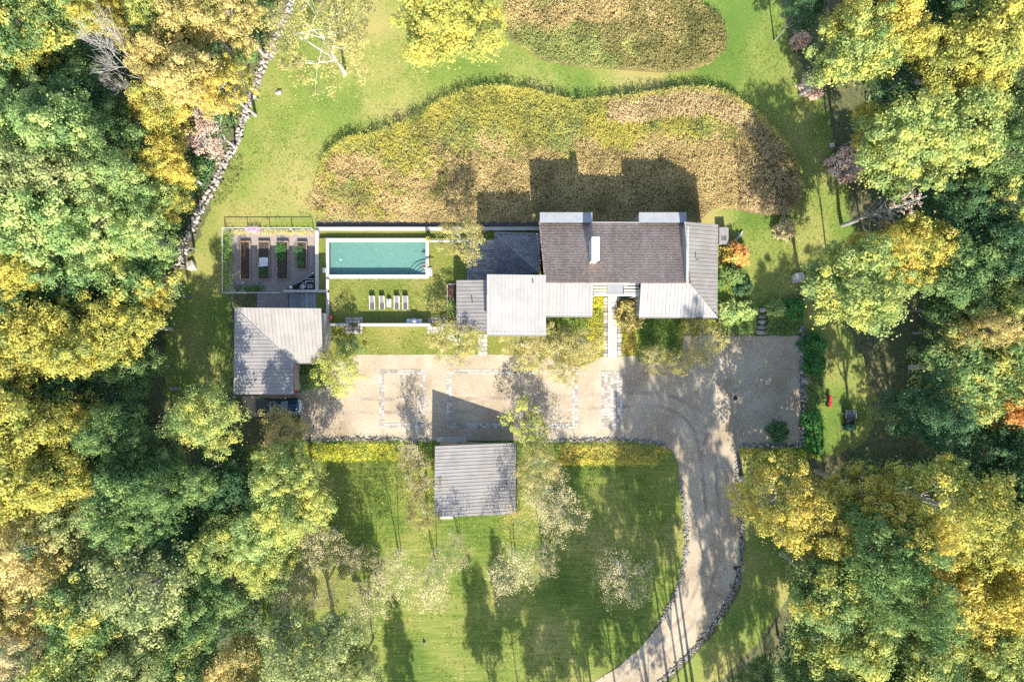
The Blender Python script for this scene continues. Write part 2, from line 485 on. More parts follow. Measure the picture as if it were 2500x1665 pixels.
def pads_to_leaves(pads, prad, per, lsize, rng, flat=0.6, up=0.6, rnd=0.7):
    P = len(pads); n = P * per
    pid = np.repeat(np.arange(P), per)
    d = rng.normal(size=(n, 3)); d /= np.linalg.norm(d, axis=1, keepdims=True)
    d[:, 2] = np.where(d[:, 2] < -0.35, -d[:, 2], d[:, 2])
    rad = prad[pid] * rng.uniform(0.45, 1.0, n) ** 0.6
    c = pads[pid] + d * rad[:, None] * np.array([1, 1, flat])
    loose = rng.uniform(0, 1, n) < .17
    c[loose] += rng.normal(size=(loose.sum(), 3)) * prad[pid][loose][:, None] * .5
    nm = d * 1.0 + np.array([0, 0, up * .55]) + rng.normal(size=(n, 3)) * rnd * 0.5
    tone = np.clip(rng.uniform(0, 1, P)[pid] * .6 + rng.uniform(0, 1, n) * .4, 0, 1)
    return leaves(c, nm, lsize * rng.uniform(.65, 1.35, n), rng, tone)


def lump(d, rng_off, amp=.38, k=2.9):
    return 1 + amp * (np.sin(d[:, 0] * k + rng_off[0]) * np.sin(d[:, 1] * k * 1.3 + rng_off[1]) + .6 * np.sin(d[:, 2] * k * 1.7 + rng_off[2] + d[:, 0] * 3))


def make_tree(seed, R=5., H=18., crown_h=9., n_pads=130, pad_r=.85, per=80, leaf=.34, stems=1, limbs=8, trunk_r=.24,
              bark='bark', lean=0.0, sparse=False, flat=.6):
    """Meshes (trunk with limbs, crown) of one tree standing at the origin; crown radius R."""
    rng = np.random.default_rng(seed); rd = random.Random(seed)
    cz = H - crown_h * .55
    off = rng.uniform(0, 6.28, 3)
    pts = []
    tries = 0
    mind = pad_r * (.85 if not sparse else .9)
    while len(pts) < n_pads and tries < n_pads * 40:
        tries += 1
        d = rng.normal(size=3); d /= np.linalg.norm(d)
        if d[2] < -.45: continue
        r = (rng.uniform(.25, 1.0) ** .45) * min(1.18, lump(d[None], off)[0])
        p = np.array([d[0] * R * r, d[1] * R * r, cz + d[2] * crown_h * .55 * r])
        if pts and np.min(np.linalg.norm((np.array(pts) - p) * np.array([1, 1, 1.2]), axis=1)) < mind: continue
        pts.append(p)
    pads = np.array(pts)
    # wood
    wb = MB()
    heads = []
    for s in range(stems):
        a = 2 * math.pi * s / max(stems, 1) + rd.uniform(0, 1)
        sp = 0 if stems == 1 else R * .45
        b0 = Vector((math.cos(a), math.sin(a), 0)) * (0 if stems == 1 else .25)
        top = Vector((math.cos(a) * sp, math.sin(a) * sp, cz + crown_h * .25))
        line = []
        for k in range(7):
            t = k / 6
            line.append(b0.lerp(top, t ** 1.15 if stems > 1 else t) + Vector((rd.uniform(-.15, .15), rd.uniform(-.15, .15), 0)) * (1 if 0 < k else 0)
                        + Vector((0, 0, top.z * t - b0.lerp(top, t ** 1.15 if stems > 1 else t).z)))
        tr = trunk_r / (1 if stems == 1 else stems ** .5)
        wb.tube(line, [tr * (1.35 if k == 0 else 1 - .78 * k / 6) for k in range(7)], 7)
        heads += [(line[k], tr * (1 - .78 * k / 6)) for k in range(2, 7)]
    nodesl = list(heads)
    for i in range(limbs):
        src, r0 = rd.choice([h for h in heads if h[0].z > cz - crown_h * .75] or heads)
        tgt = Vector(pads[rd.randrange(len(pads))])
        mid = src.lerp(tgt, .5) + Vector((rd.uniform(-.3, .3), rd.uniform(-.3, .3), rd.uniform(.0, .5)))
        line = [src, src.lerp(mid, .55), mid, mid.lerp(tgt, .55) + Vector((0, 0, .15)), tgt]
        wb.tube(line, [r0 * .6, r0 * .5, r0 * .38, r0 * .26, r0 * .1], 5, False)
        nodesl += [(line[k], r0 * (.6 - .11 * k)) for k in range(1, 5)]
    npos = np.array([list(x[0]) for x in nodesl])
    for p in pads:
        dd = np.linalg.norm(npos - p, axis=1) + np.where(npos[:, 2] > p[2], 1.5, 0)
        j = int(np.argmin(dd)); s, r0 = nodesl[j]
        q = Vector(p); mid = s.lerp(q, .5) + Vector((rd.uniform(-.2, .2), rd.uniform(-.2, .2), rd.uniform(-.1, .25)))
        r1 = min(r0 * .5, .05 + .012 * dd[j])
        wb.tube([s, mid, q], [r1, r1 * .65, .012], 3, False)
    v, f, t = pads_to_leaves(pads, pad_r * rng.uniform(.55, 1.45, len(pads)), per, leaf, rng, flat)
    return wb.mesh('trunk', MAT[bark]), np_mesh('crown', v, f, None, t)


def make_bare(seed, H=14., spread=1.0, bark='bark_pale', levels=5, twig_leaf=0):
    rd = random.Random(seed); wb = MB(); tips = []
    def grow(p, d, ln, r, lv):
        segs = 3
        line = [p]; q = p; dd = d
        for k in range(segs):
            dd = (dd + Vector((rd.uniform(-1, 1), rd.uniform(-1, 1), rd.uniform(-.4, .8))) * .16).normalized()
            q = q + dd * ln / segs
            line.append(q)
        wb.tube(line, [r, r * .85, r * .7, r * .5], 5 if lv > 2 else 3, False)
        if lv == 0: tips.append(q); return
        for k in range(4 if lv < 4 else 3):
            s = line[rd.choice((1, 2, 3, 3))]
            nd = (dd + Vector((rd.uniform(-1, 1), rd.uniform(-1, 1), rd.uniform(-.5, .7))) * .95 * spread).normalized()
            grow(s, nd, ln * rd.uniform(.60, .80), max(r * .60, .022), lv - 1)
    grow(Vector((0, 0, 0)), Vector((0, 0, 1)), H * .36, .19, levels)
    me = wb.mesh('trunk', MAT[bark])
    cr = None
    if twig_leaf:
        rng = np.random.default_rng(seed)
        tp = np.array([list(t) for t in tips])
        v, f, t = pads_to_leaves(tp, np.full(len(tp), .3), twig_leaf, .18, rng)
        cr = np_mesh('crown', v, f, None, t)
    return me, cr


def make_spire(seed, H=18.):
    rd = random.Random(seed); wb = MB(); tips = []
    line = [Vector((rd.uniform(-.12, .12), rd.uniform(-.12, .12), H * k / 10)) for k in range(11)]; line[0] = Vector((0, 0, 0))
    wb.tube(line, [.30 * (1 - .08 * k) for k in range(11)], 7)
    for k in range(46):
        t = rd.uniform(.28, .98); p = line[int(t * 10)].lerp(line[min(10, int(t * 10) + 1)], t * 10 % 1)
        a = rd.uniform(0, 6.28); ln = (1.15 - t) * rd.uniform(2.2, 4.4)
        d = Vector((math.cos(a), math.sin(a), rd.uniform(.3, .9))).normalized()
        e = p + d * ln; m = p.lerp(e, .5) + Vector((0, 0, -.12))
        wb.tube([p, m, e], [.075, .05, .025], 4, False); tips.append(e)
        for j in range(5):
            q = m.lerp(e, rd.uniform(0, 1)); dd = (d + Vector((rd.uniform(-1, 1), rd.uniform(-1, 1), rd.uniform(-.3, .8))) * .8).normalized()
            f = q + dd * ln * rd.uniform(.2, .45); wb.tube([q, f], [.03, .016], 3, False); tips.append(f)
    rng = np.random.default_rng(seed); tp = np.array([list(t) for t in tips]); tp = tp[tp[:, 2] > H * .7]
    v, f, t = pads_to_leaves(tp, np.full(len(tp), .25), 3, .17, rng)
    return wb.mesh('trunk', MAT['bark_pale']), np_mesh('crown', v, f, None, t)


def make_shrub(seed, R=1.2, H=1.4, n_pads=45, per=55, leaf=.16, pad_r=.32):
    rng = np.random.default_rng(seed); rd = random.Random(seed)
    d = rng.normal(size=(n_pads, 3)); d /= np.linalg.norm(d, axis=1, keepdims=True); d[:, 2] = np.abs(d[:, 2])
    off = rng.uniform(0, 6.28, 3)
    r = rng.uniform(.5, 1, n_pads)[:, None] ** .5 * lump(d, off, .16)[:, None]
    pads = d * r * np.array([R - pad_r * .6, R - pad_r * .6, H * .8]) + np.array([0, 0, H * .12])
    wb = MB()
    for p in pads[:22]:
        q = Vector(p); wb.tube([Vector((rd.uniform(-.1, .1), rd.uniform(-.1, .1), 0)), q * .5 + Vector((0, 0, .1)), q], [.035, .022, .008], 3, False)
    v, f, t = pads_to_leaves(pads, np.full(n_pads, pad_r), per, leaf, rng, .8)
    return wb.mesh('stem', MAT['bark']), np_mesh('foliage', v, f, None, t)


PROTO = {}
for i in range(4):   # broad maples
    PROTO['maple', i] = (make_tree(100 + i, 5, 18, 9.5, 165, .86, 125, .27, 1, 10, .27, ('bark', 'bark_pale')[i % 2]), 5., 18.)
for i in range(3):   # broad crowns with pale limbs showing
    PROTO['limby', i] = (make_tree(140 + i, 5, 17, 9, 125, .8, 95, .26, 1, 16, .30, 'bark_pale', sparse=True), 5., 17.)
for i in range(3):   # finer, softer crowns
    PROTO['soft', i] = (make_tree(180 + i, 4.2, 16, 9, 160, .76, 115, .21, 1, 8, .2, 'bark'), 4.2, 16.)
for i in range(4):   # airy multi-stem birches
    PROTO['birch', i] = (make_tree(220 + i, 2.8, 11, 5.5, 70, .58, 70, .155, 3, 10, .13, 'birch_bark', sparse=True), 2.8, 11.)
for i in range(4):
    PROTO['wisp', i] = (make_tree(260 + i, 2.9, 11, 5.5, 74, .62, 36, .125, 3, 10, .1, 'bark_pale', sparse=True), 2.9, 11.)
for i in range(2):
    PROTO['bare', i] = (make_bare(300 + i, 14, 1.0), 4.0, 14.)
for i in range(2):
    PROTO['twiggy', i] = (make_bare(320 + i, 11, 1.0, 'bark_pale', 5, 4), 3.6, 11.)
PROTO['spire', 0] = (make_spire(345), 3.0, 18.)
for i in range(3):
    PROTO['shrub', i] = (make_shrub(360 + i), 1.2, 1.4)
PROTO['star', 0] = (make_tree(400, 2.4, 10, 8, 60, .42, 34, .2, 1, 12, .1, 'bark', sparse=True, flat=.4), 2.4, 10.)
for i in range(2):
    PROTO['airy', i] = (make_tree(420 + i, 3, 9, 6.5, 92, .58, 60, .17, 2, 10, .12, 'bark_pale', sparse=True), 3., 9.)
PROTO['bigbirch', 0] = (make_tree(441, 6, 15, 9, 130, .85, 62, .23, 1, 13, .2, 'birch_bark', sparse=True), 6., 15.)
PROTO['ball', 0] = (make_shrub(380, .5, .9, 40, 60, .09, .14), .5, .9)


def plant(kind, var, leaf, px, py, rpx, h, label, cat='tree', name=None, group=None, rz=None, base=None, part_names=('trunk', 'crown')):
    """One tree or shrub: crown centre at photo pixel (px, py), crown radius rpx pixels, total height h metres."""
    (wood, crown), R0, H0 = PROTO[kind, var]
    hc = h * (.68 if kind not in ('shrub', 'ball') else .5)
    c = W(px, py, hc)
    r = rpx / PPM * (1 - hc / CAM_H)
    z0 = 0.0
    if base is not None: z0 = base
    s = r / R0
    o = empty(name or {'birch': 'birch_tree', 'wisp': 'birch_tree', 'bigbirch': 'birch_tree', 'shrub': 'shrub', 'ball': 'topiary', 'bare': 'bare_tree', 'twiggy': 'bare_tree', 'spire': 'bare_tree'}.get(kind, 'deciduous_tree'),
              (c.x, c.y, z0), random.uniform(0, 6.28) if rz is None else rz)
    o.scale = (s, s, h / H0)
    if kind in ('shrub', 'ball'): part_names = ('stem', 'foliage')
    link(part_names[0], wood, o)
    if crown is not None:
        k = link(part_names[1], crown, o)
        if not crown.materials: crown.materials.append(LEAF['green'])
        k.material_slots[0].link = 'OBJECT'
        k.material_slots[0].material = LEAF[leaf]
    tag(o, label, cat, group)
    return o


def poly_points(poly, density, rng):
    P = np.array([[p[0], p[1]] for p in poly])
    lo, hi = P.min(0), P.max(0)
    n = int((hi - lo).prod() * density)
    q = rng.uniform(lo, hi, size=(n, 2))
    return q[inside(q, poly)]


def clumps(name, pts, mat, height, spread, per, size, label, cat, seed=1, z=0.0, tone_scale=3.0, upright=1.0):
    """Stuff: low plants, a little fan of leaves at each point."""
    rng = np.random.default_rng(seed)
    P = len(pts)
    hh = height if hasattr(height, '__len__') else np.full(P, height)
    hh = hh * rng.uniform(.65, 1.2, P)
    pid = np.repeat(np.arange(P), per); n = P * per
    c = np.zeros((n, 3))
    c[:, :2] = pts[pid] + rng.normal(size=(n, 2)) * spread
    c[:, 2] = z + hh[pid] * rng.uniform(.35, 1.0, n) ** .6
    nm = rng.normal(size=(n, 3)); nm[:, 2] = np.abs(nm[:, 2]) + upright
    tone = np.clip(vnoise(pts, tone_scale, seed)[pid] * .5 + rng.uniform(0, 1, P)[pid] * .3 + rng.uniform(0, 1, n) * .25, 0, 1)
    v, f, t = leaves(c, nm, size * rng.uniform(.6, 1.4, n), rng, tone, .5)
    o = link(name, np_mesh(name, v, f, LEAF[mat], t))
    return tag(o, label, cat, None, 'stuff')


def px_poly(pts, curve=True, z=0.0):
    q = [W(*p) for p in pts]
    return spline(q, True, 1.2) if curve else q


# stones shared by walls and paving
def rock_mesh(seed, mat, nm='stone'):
    rd = random.Random(seed)
    bm = bmesh.new(); bmesh.ops.create_icosphere(bm, subdivisions=1, radius=.5)
    for v in bm.verts:
        d = v.co.normalized(); m_ = max(abs(d.x), abs(d.y), abs(d.z))
        v.co = d * (.5 / m_ * .85 + .5 * .15) * rd.uniform(.82, 1.1)
    me = bpy.data.meshes.new(nm); bm.to_mesh(me); bm.free(); me.materials.append(mat)
    return me


def slab_mesh(seed, mat, n=8, nm='paving_stone', square=.93):
    rd = random.Random(seed); b = MB(); low, up, top = [], [], []
    j_ = rd.uniform
    q = [(-.5 + j_(0, .1), -.5 + j_(0, .1)), (j_(-.1, .1), -.5 + j_(-.03, .03)), (.5 - j_(0, .1), -.5 + j_(0, .1)), (.5 + j_(-.03, .03), j_(-.1, .1)),
         (.5 - j_(0, .1), .5 - j_(0, .1)), (j_(-.1, .1), .5 + j_(-.03, .03)), (-.5 + j_(0, .1), .5 - j_(0, .1)), (-.5 + j_(-.03, .03), j_(-.1, .1))]
    for x, y in q:
        low.append((x, y, 0)); up.append((x, y, .75)); top.append((x * .93, y * .93, 1.0))
    n0 = len(low)
    b.add(low + up + top, [tuple(range(2 * n0, 3 * n0))] + [(i, (i + 1) % n0, n0 + (i + 1) % n0, n0 + i) for i in range(n0)] +
          [(n0 + i, n0 + (i + 1) % n0, 2 * n0 + (i + 1) % n0, 2 * n0 + i) for i in range(n0)])
    return b.mesh(nm, mat)


ROCKS = {k: [rock_mesh(40 + i, MAT[k]) for i in range(6)] for k in ('stone', 'greystone')}
SLABS = {k: [slab_mesh(60 + i, MAT[k]) for i in range(6)] for k in ('cobble', 'stone')}
SQUARE = {k: [slab_mesh(80 + i, MAT[k], 4, 'paver', 1.0) for i in range(1)] for k in ('paver',)}
bb = MB(); bb.box((0, 0, .5), (1, 1, 1)); 
BOX = {k: bb.mesh('paver', MAT[k]) for k in ('paver', 'coping', 'concrete', 'wood', 'redwood', 'white_paint', 'greystone', 'shade_gravel')}


def place(me, name, parent, c, s, rz=0.0):
    o = bpy.data.objects.new(name, me); COL.objects.link(o)
    o.parent = parent; o.location = c; o.scale = s; o.rotation_euler = (0, 0, rz)
    return o


def stone_wall(name, line_px, width, height, spacing, across, mat, label, cat='wall', layers=1, rnd=.16):
    """Dry-laid stones, each its own part, along a line of photo pixels."""
    pts = spline([W(*p) for p in line_px], False, .25)
    root = empty(name, pts[0]); inv = Vector(pts[0])
    tag(root, label, cat)
    acc = 0.0; last = pts[0]; k = 0
    for i in range(1, len(pts)):
        acc += (pts[i] - last).length; last = pts[i]
        if acc < spacing: continue
        acc -= spacing; k += 1
        d = (pts[i] - pts[i - 1]).normalized(); nrm = Vector((-d.y, d.x, 0)); ang = math.atan2(d.y, d.x)
        for a in range(across):
            t = (a + .5) / across - .5
            w = width / across
            c = pts[i] + nrm * (t * width + random.uniform(-rnd, rnd)) + d * (random.uniform(-rnd, rnd) + (spacing * .5 if a % 2 else 0))
            hz = height * random.uniform(.75, 1.15)
            o = place(random.choice(ROCKS[mat]), 'stone', root, c - inv + Vector((0, 0, hz * .42)),
                      (spacing * random.uniform(.6, 1.5), w * random.uniform(.65, 1.35), hz * random.uniform(.7, 1.25)), ang + random.uniform(-.9, .9))
    rng = np.random.default_rng(len(pts)); b = MB()
    src = ROCKS[mat]
    for k in range(int(len(pts) * 1.6)):
        i = rng.integers(1, len(pts)); d = (pts[i] - pts[i - 1]).normalized(); nrm = Vector((-d.y, d.x, 0))
        me = src[int(rng.integers(0, 6))]; sz = rng.uniform(.12, .3)
        c = pts[i] - inv + nrm * rng.normal() * width * .42 + d * rng.uniform(-.2, .2) + Vector((0, 0, rng.uniform(.04, height * .7)))
        M_ = Matrix.Rotation(rng.uniform(0, 6.28), 3, 'Z') @ Matrix.Diagonal(Vector((sz * 1.4, sz, sz * .7)))
        b.add([c + M_ @ v.co for v in me.vertices], [tuple(p.vertices) for p in me.polygons])
    ro = b.build('rubble', MAT[mat], root); ro["kind"] = 'stuff'
    return root


def pave(root, origin, x0, y0, x1, y1, z, row, length, th, meshes, name, gap=.03, rows_along='x', jitter=0.0):
    """Fill a world rectangle with stones laid in rows; every stone is a part of root."""
    if rows_along == 'x': a0, a1, b0, b1 = x0, x1, y0, y1
    else: a0, a1, b0, b1 = y0, y1, x0, x1
    nr = max(1, round((b1 - b0) / row)); rh = (b1 - b0) / nr
    for r in range(nr):
        a = a0
        first = True
        while a < a1 - .02:
            ln = length * random.uniform(.7, 1.35) * (.6 if first and r % 2 else 1); first = False
            if a1 - (a + ln) < length * .4: ln = a1 - a
            ca = a + ln / 2; cb = b0 + rh * (r + .5)
            h = th * random.uniform(.85, 1.15)
            c = (ca, cb) if rows_along == 'x' else (cb, ca)
            s = (ln - gap, rh - gap) if rows_along == 'x' else (rh - gap, ln - gap)
            flip = random.choice((0, math.pi))
            place(random.choice(meshes), name, root, Vector((c[0], c[1], z)) - Vector(origin), (s[0], s[1], h), flip + random.uniform(-jitter, jitter))
            a += ln


# ------------------------------------------------------------------ the setting
b = MB(); b.slab(-420, -420, 420, 420, -.5, 0)
o = b.build('ground', MAT['ground']); tag(o, 'brown leaf littered woodland ground under the trees', 'ground', None, 'structure')

LAWN = [(735, -140), (1960, -140), (1905, 0), (1930, 110), (2010, 240), (2060, 420), (2085, 560), (2060, 680), (2060, 790), (2110, 880), (2150, 1000), (2105, 1090), (2000, 1122),
        (1960, 1110), (1960, 780), (1150, 760), (1150, 540), (775, 540), (775, 715), (560, 716), (560, 760), (570, 960), (470, 1000), (405, 960),
        (400, 850), (415, 720), (480, 590), (545, 440), (600, 310), (640, 180), (700, 40)]
o = sheet('lawn', LAWN, MAT['lawn'], .02, False, .4, .5); tag(o, 'sunlit mown lawn sweeping round the meadow beds behind the house', 'lawn', None, 'structure')
SOUTH = [(600, 1085), (745, 1076), (1620, 1076), (1660, 1110), (1664, 1180), (1680, 1320), (1668, 1395), (1640, 1465), (1560, 1585), (1430, 1680), (1300, 1800), (700, 1800), (640, 1500)]
o = sheet('lawn', SOUTH, MAT['lawn_stripe'], .02); tag(o, 'striped green lawn below the driveway round the small outbuilding', 'lawn', None, 'structure')
o = sheet('lawn', [(1810, 1090), (1960, 1090), (2000, 1200), (1960, 1400), (1860, 1560), (1720, 1700), (1600, 1760), (1640, 1660), (1745, 1545), (1808, 1440), (1815, 1300)], MAT['lawn'], .02)
tag(o, 'shaded grass verge between the curved drive and the eastern trees', 'lawn', None, 'structure')
o = sheet('lawn', [(780, 795), (1670, 760), (1670, 890), (1200, 880), (770, 880)], MAT['lawn_lush'], .03)
tag(o, 'leaf strewn front lawn between the pool wall and the gravel court', 'lawn', None, 'structure')
o = sheet('lawn', [(715, 885), (800, 885), (860, 865), (860, 900), (735, 955), (715, 955)], MAT['lawn_lush'], .034)
tag(o, 'small green bed of grass in the corner of the garage', 'lawn', None, 'structure')

DRIVE = [(590, 968), (735, 958), (740, 935), (860, 866), (1330, 866), (1360, 884), (1420, 898), (1465, 872), (1556, 869), (1558, 884), (1664, 886), (1668, 820),
         (1954, 820), (1954, 1086), (1806, 1090), (1799, 1110), (1799, 1190), (1806, 1260), (1806, 1370), (1786, 1440), (1744, 1515), (1692, 1578), (1622, 1648), (1540, 1720),
         (1330, 1760), (1440, 1668), (1502, 1632), (1562, 1582), (1612, 1522), (1644, 1462), (1668, 1390), (1678, 1320), (1672, 1240), (1660, 1180), (1655, 1130), (1640, 1098), (1610, 1078),
         (1500, 1070), (1250, 1076), (740, 1072), (733, 1012), (600, 1018)]
o = sheet('driveway', DRIVE, MAT['gravel'], .05, False, .05, .5); tag(o, 'tan gravel driveway and parking court in front of the house', 'driveway', None, 'structure')

def ribbon(name, line, off, w, mat, z, label):
    pts = spline([W(*p) for p in line], False, .5); a, b_ = [], []
    for i, p in enumerate(pts):
        d = (pts[min(i + 1, len(pts) - 1)] - pts[max(i - 1, 0)]).normalized(); n = Vector((-d.y, d.x, 0))
        a.append(p + n * (off + w / 2 + random.uniform(-.06, .06))); b_.append(p + n * (off - w / 2 + random.uniform(-.06, .06)))
    m = MB(); n = len(pts)
    m.add([(p.x, p.y, z) for p in a] + [(p.x, p.y, z) for p in b_], [(n + i, n + i + 1, i + 1, i) for i in range(n - 1)])
    o = m.build(name, mat); tag(o, label, 'track', None, 'structure')
MAT['track'] = surf('packed_gravel', [(0.25, C(.215, .166, .12)), (0.5, C(.30, .242, .182)), (0.78, C(.385, .325, .255))], scale=6.0, detail=10, rough=.95, bump=.015, bump_scale=22, big=(.3, 1.4))
WAY = [(1500, 1690), (1590, 1610), (1680, 1510), (1725, 1410), (1742, 1300), (1735, 1200), (1725, 1110), (1700, 1030), (1640, 985), (1560, 975), (1350, 985), (1060, 990), (800, 990)]
ribbon('wheel_track', WAY, .85, .42, MAT['track'], .056, 'packed inner wheel track along the drive and court')
ribbon('wheel_track', WAY, -.85, .42, MAT['track'], .056, 'packed outer wheel track along the drive and court')
ribbon('wheel_track', [(1725, 1120), (1755, 1030), (1810, 960), (1890, 930)], .8, .4, MAT['track'], .059, 'packed wheel track turning into the shaded end of the court')

# ---- pool terrace
TZ = .8
def wxy(px, py, h=0.0):
    p = W(px, py, h); return p.x, p.y
def terrace_rect(px0, py0, px1, py1, z):
    x0, y1 = wxy(px0, py0, z); x1, y0 = wxy(px1, py1, z); return x0, y0, x1, y1
PX0, PY0, PX1, PY1 = terrace_rect(803.5, 591, 1039, 671, TZ)          # water
CX0, CY0, CX1, CY1 = terrace_rect(796, 582, 1047, 680.5, TZ)          # coping outside
TX0, TY0, TX1, TY1 = terrace_rect(772, 582, 1330, 794, TZ)
b = MB()
for x0, y0, x1, y1 in ((TX0, TY0, CX0, TY1), (CX1, TY0, TX1, TY1), (CX0, TY0, CX1, CY0)):
    b.slab(x0, y0, x1, y1, .03, TZ)
o = b.build('lawn', MAT['lawn_lush']); tag(o, 'raised lawn terrace round the swimming pool', 'lawn', None, 'structure')
x0, y0, x1, y1 = terrace_rect(772, 560, 1330, 582, .25)
b = MB(); b.slab(x0, y0, x1, y1, .03, .25); o = b.build('lawn', MAT['lawn_lush']); tag(o, 'narrow lower grass strip between the pool and its long back wall', 'lawn', None, 'structure')

pool = empty('swimming_pool', ((PX0 + PX1) / 2, (PY0 + PY1) / 2, .06)); po = pool.location.copy()
tag(pool, 'rectangular turquoise swimming pool with pale stone coping', 'swimming pool')
bpool = MB(); g = .28
bpool.slab(PX0 - g - po.x, PY0 - g - po.y, PX1 + g - po.x, PY1 + g - po.y, -.05, 0)
for xa, ya, xb, yb in ((PX0 - g, PY0 - g, PX0, PY1 + g), (PX1, PY0 - g, PX1 + g, PY1 + g), (PX0, PY0 - g, PX1, PY0), (PX0, PY1, PX1, PY1 + g)):
    bpool.slab(xa - po.x, ya - po.y, xb - po.x, yb - po.y, 0, TZ - po.z - .04)
bpool.build('shell', MAT['pool_shell'], pool)
for k in range(4):           # corner steps in quarter rings
    r = 2.15 - .48 * k; loop = [(0, 0)] + [(-r * math.cos(t), r * .92 * math.sin(t)) for t in [math.pi / 2 * i / 10 for i in range(11)]]
    q = ccw([(PX1 - po.x - .005 + x, PY0 - po.y + .005 + y) for x, y in loop])
    s = MB(); s.prism([(x, y, .14 + .13 * k) for x, y in q], [(x, y, .005) for x, y in q]); s.build('pool_step', MAT['pool_shell'], pool)
b = MB(); b.slab(PX0 + .002 - po.x, PY0 + .002 - po.y, PX1 - .002 - po.x, PY1 - .002 - po.y, .615, .62)
b2 = MB(); zz = .62; b2.add([(PX0 - po.x, PY0 - po.y, zz), (PX1 - po.x, PY0 - po.y, zz), (PX1 - po.x, PY1 - po.y, zz), (PX0 - po.x, PY1 - po.y, zz)], [(0, 1, 2, 3)])
b2.build('water', MAT['water'], pool)
def strip_blocks(root, name, x0, y0, x1, y1, z0, z1, mat, ln, gap=.012):
    """A run of blocks butted end to end along the longer side; each a part."""
    org = root.location
    horiz = abs(x1 - x0) >= abs(y1 - y0)
    L_ = abs(x1 - x0) if horiz else abs(y1 - y0)
    n = max(1, round(L_ / ln)); st = L_ / n
    for i in range(n):
        if horiz: c = (x0 + st * (i + .5), (y0 + y1) / 2); s = (st - gap, abs(y1 - y0))
        else: c = ((x0 + x1) / 2, y0 + st * (i + .5)); s = (abs(x1 - x0), st - gap)
        place(BOX[mat], name, root, Vector((c[0], c[1], z0 + random.uniform(0, .004))) - org, (s[0], s[1], z1 - z0))
for xa, ya, xb, yb in ((CX0, PY1, CX1, CY1), (CX0, CY0, CX1, PY0), (CX0, PY0, PX0, PY1), (PX1, PY0, CX1, PY1)):
    strip_blocks(pool, 'coping_stone', xa, ya, xb, yb, TZ - .03, TZ + .05, 'coping', 1.2)
mm = MB(); mm.lathe((PX0 + 1.3 - po.x, PY0 + 2.0 - po.y, .0), [(.14, 0), (.14, .03), (.08, .04)], 10); mm.build('floor_drain', MAT['white_paint'], pool)

def low_wall(name, segs, z1, mat, label, z0=.0, ln=1.6, part='wall_block'):
    x0, y0, x1, y1 = segs[0]
    root = empty(name, (x0, y0, z0)); tag(root, label, 'wall')
    for s in segs: strip_blocks(root, part, *s, z0, z1, mat, ln, .01)
    return root
low_wall('wall', [terrace_rect(771, 554.5, 1316, 562.5, .6)], .6, 'coping', 'long pale stone wall behind the swimming pool along the meadow', part='coping_stone', ln=1.5)
low_wall('wall', [terrace_rect(769.5, 563, 777.5, 708, .95)], .95, 'coping', 'pale stone wall between the vegetable garden and the pool', part='coping_stone', ln=1.5)
low_wall('wall', [terrace_rect(692, 707.5, 800, 714, .98)], .98, 'coping', 'short pale wall above the stairs beside the pool equipment', part='coping_stone', ln=1.3)
low_wall('wall', [terrace_rect(796, 714.5, 803, 795, 1.1), terrace_rect(796, 681.5, 803, 706.5, 1.1)], 1.1, 'coping', 'narrow pale wall running from the pool to the garage', part='coping_stone', ln=1.4)
low_wall('wall', [terrace_rect(873, 789.5, 1051, 796, 2.05), terrace_rect(805, 789.5, 851, 796, 2.05), terrace_rect(1075, 789.5, 1114, 796, 2.05)], 2.05, 'coping',
         'tall pale wall closing the pool lawn off from the front lawn', part='coping_stone', ln=1.7)
low_wall('wall', [terrace_rect(1048, 586.5, 1207, 591.5, TZ + .06)], TZ + .06, 'coping', 'pale stone kerb leading from the pool coping to the house terrace', z0=.2, part='coping_stone', ln=1.4)
o = sheet('path', [(775, 539), (1318, 539), (1318, 553), (775, 553)], MAT['shade_gravel'], .03, False, .04, .5); tag(o, 'strip between the meadow and the pool wall painted dark as its shadow', 'path', None, 'structure')  # dark strip drawn where the pool wall casts its shadow

# gates with pickets
def gate(pxa, pxb, py, label):
    a = W(pxa, py, 1.9); b_ = W(pxb, py, 1.9); w = b_.x - a.x
    r = empty('gate', (a.x, a.y, TZ)); tag(r, label, 'gate', 'picket gates in the pool wall')
    f = MB()
    for z in (.15, 1.12): f.box((w / 2, 0, z), (w - .04, .05, .06))
    for x in (.03, w - .03): f.box((x, 0, .62), (.06, .06, 1.2))
    f.build('frame', MAT['dark_metal'], r)
    n = 9
    for i in range(n):
        p = MB(); p.box(((i + 1) * w / (n + 1), 0, .63), (.05, .025, .98)); p.build('picket', MAT['dark_metal'], r)
gate(852, 872, 793, 'dark picket gate in the pool wall near the garage')
gate(1052, 1074, 793, 'dark picket gate in the pool wall near the grill')

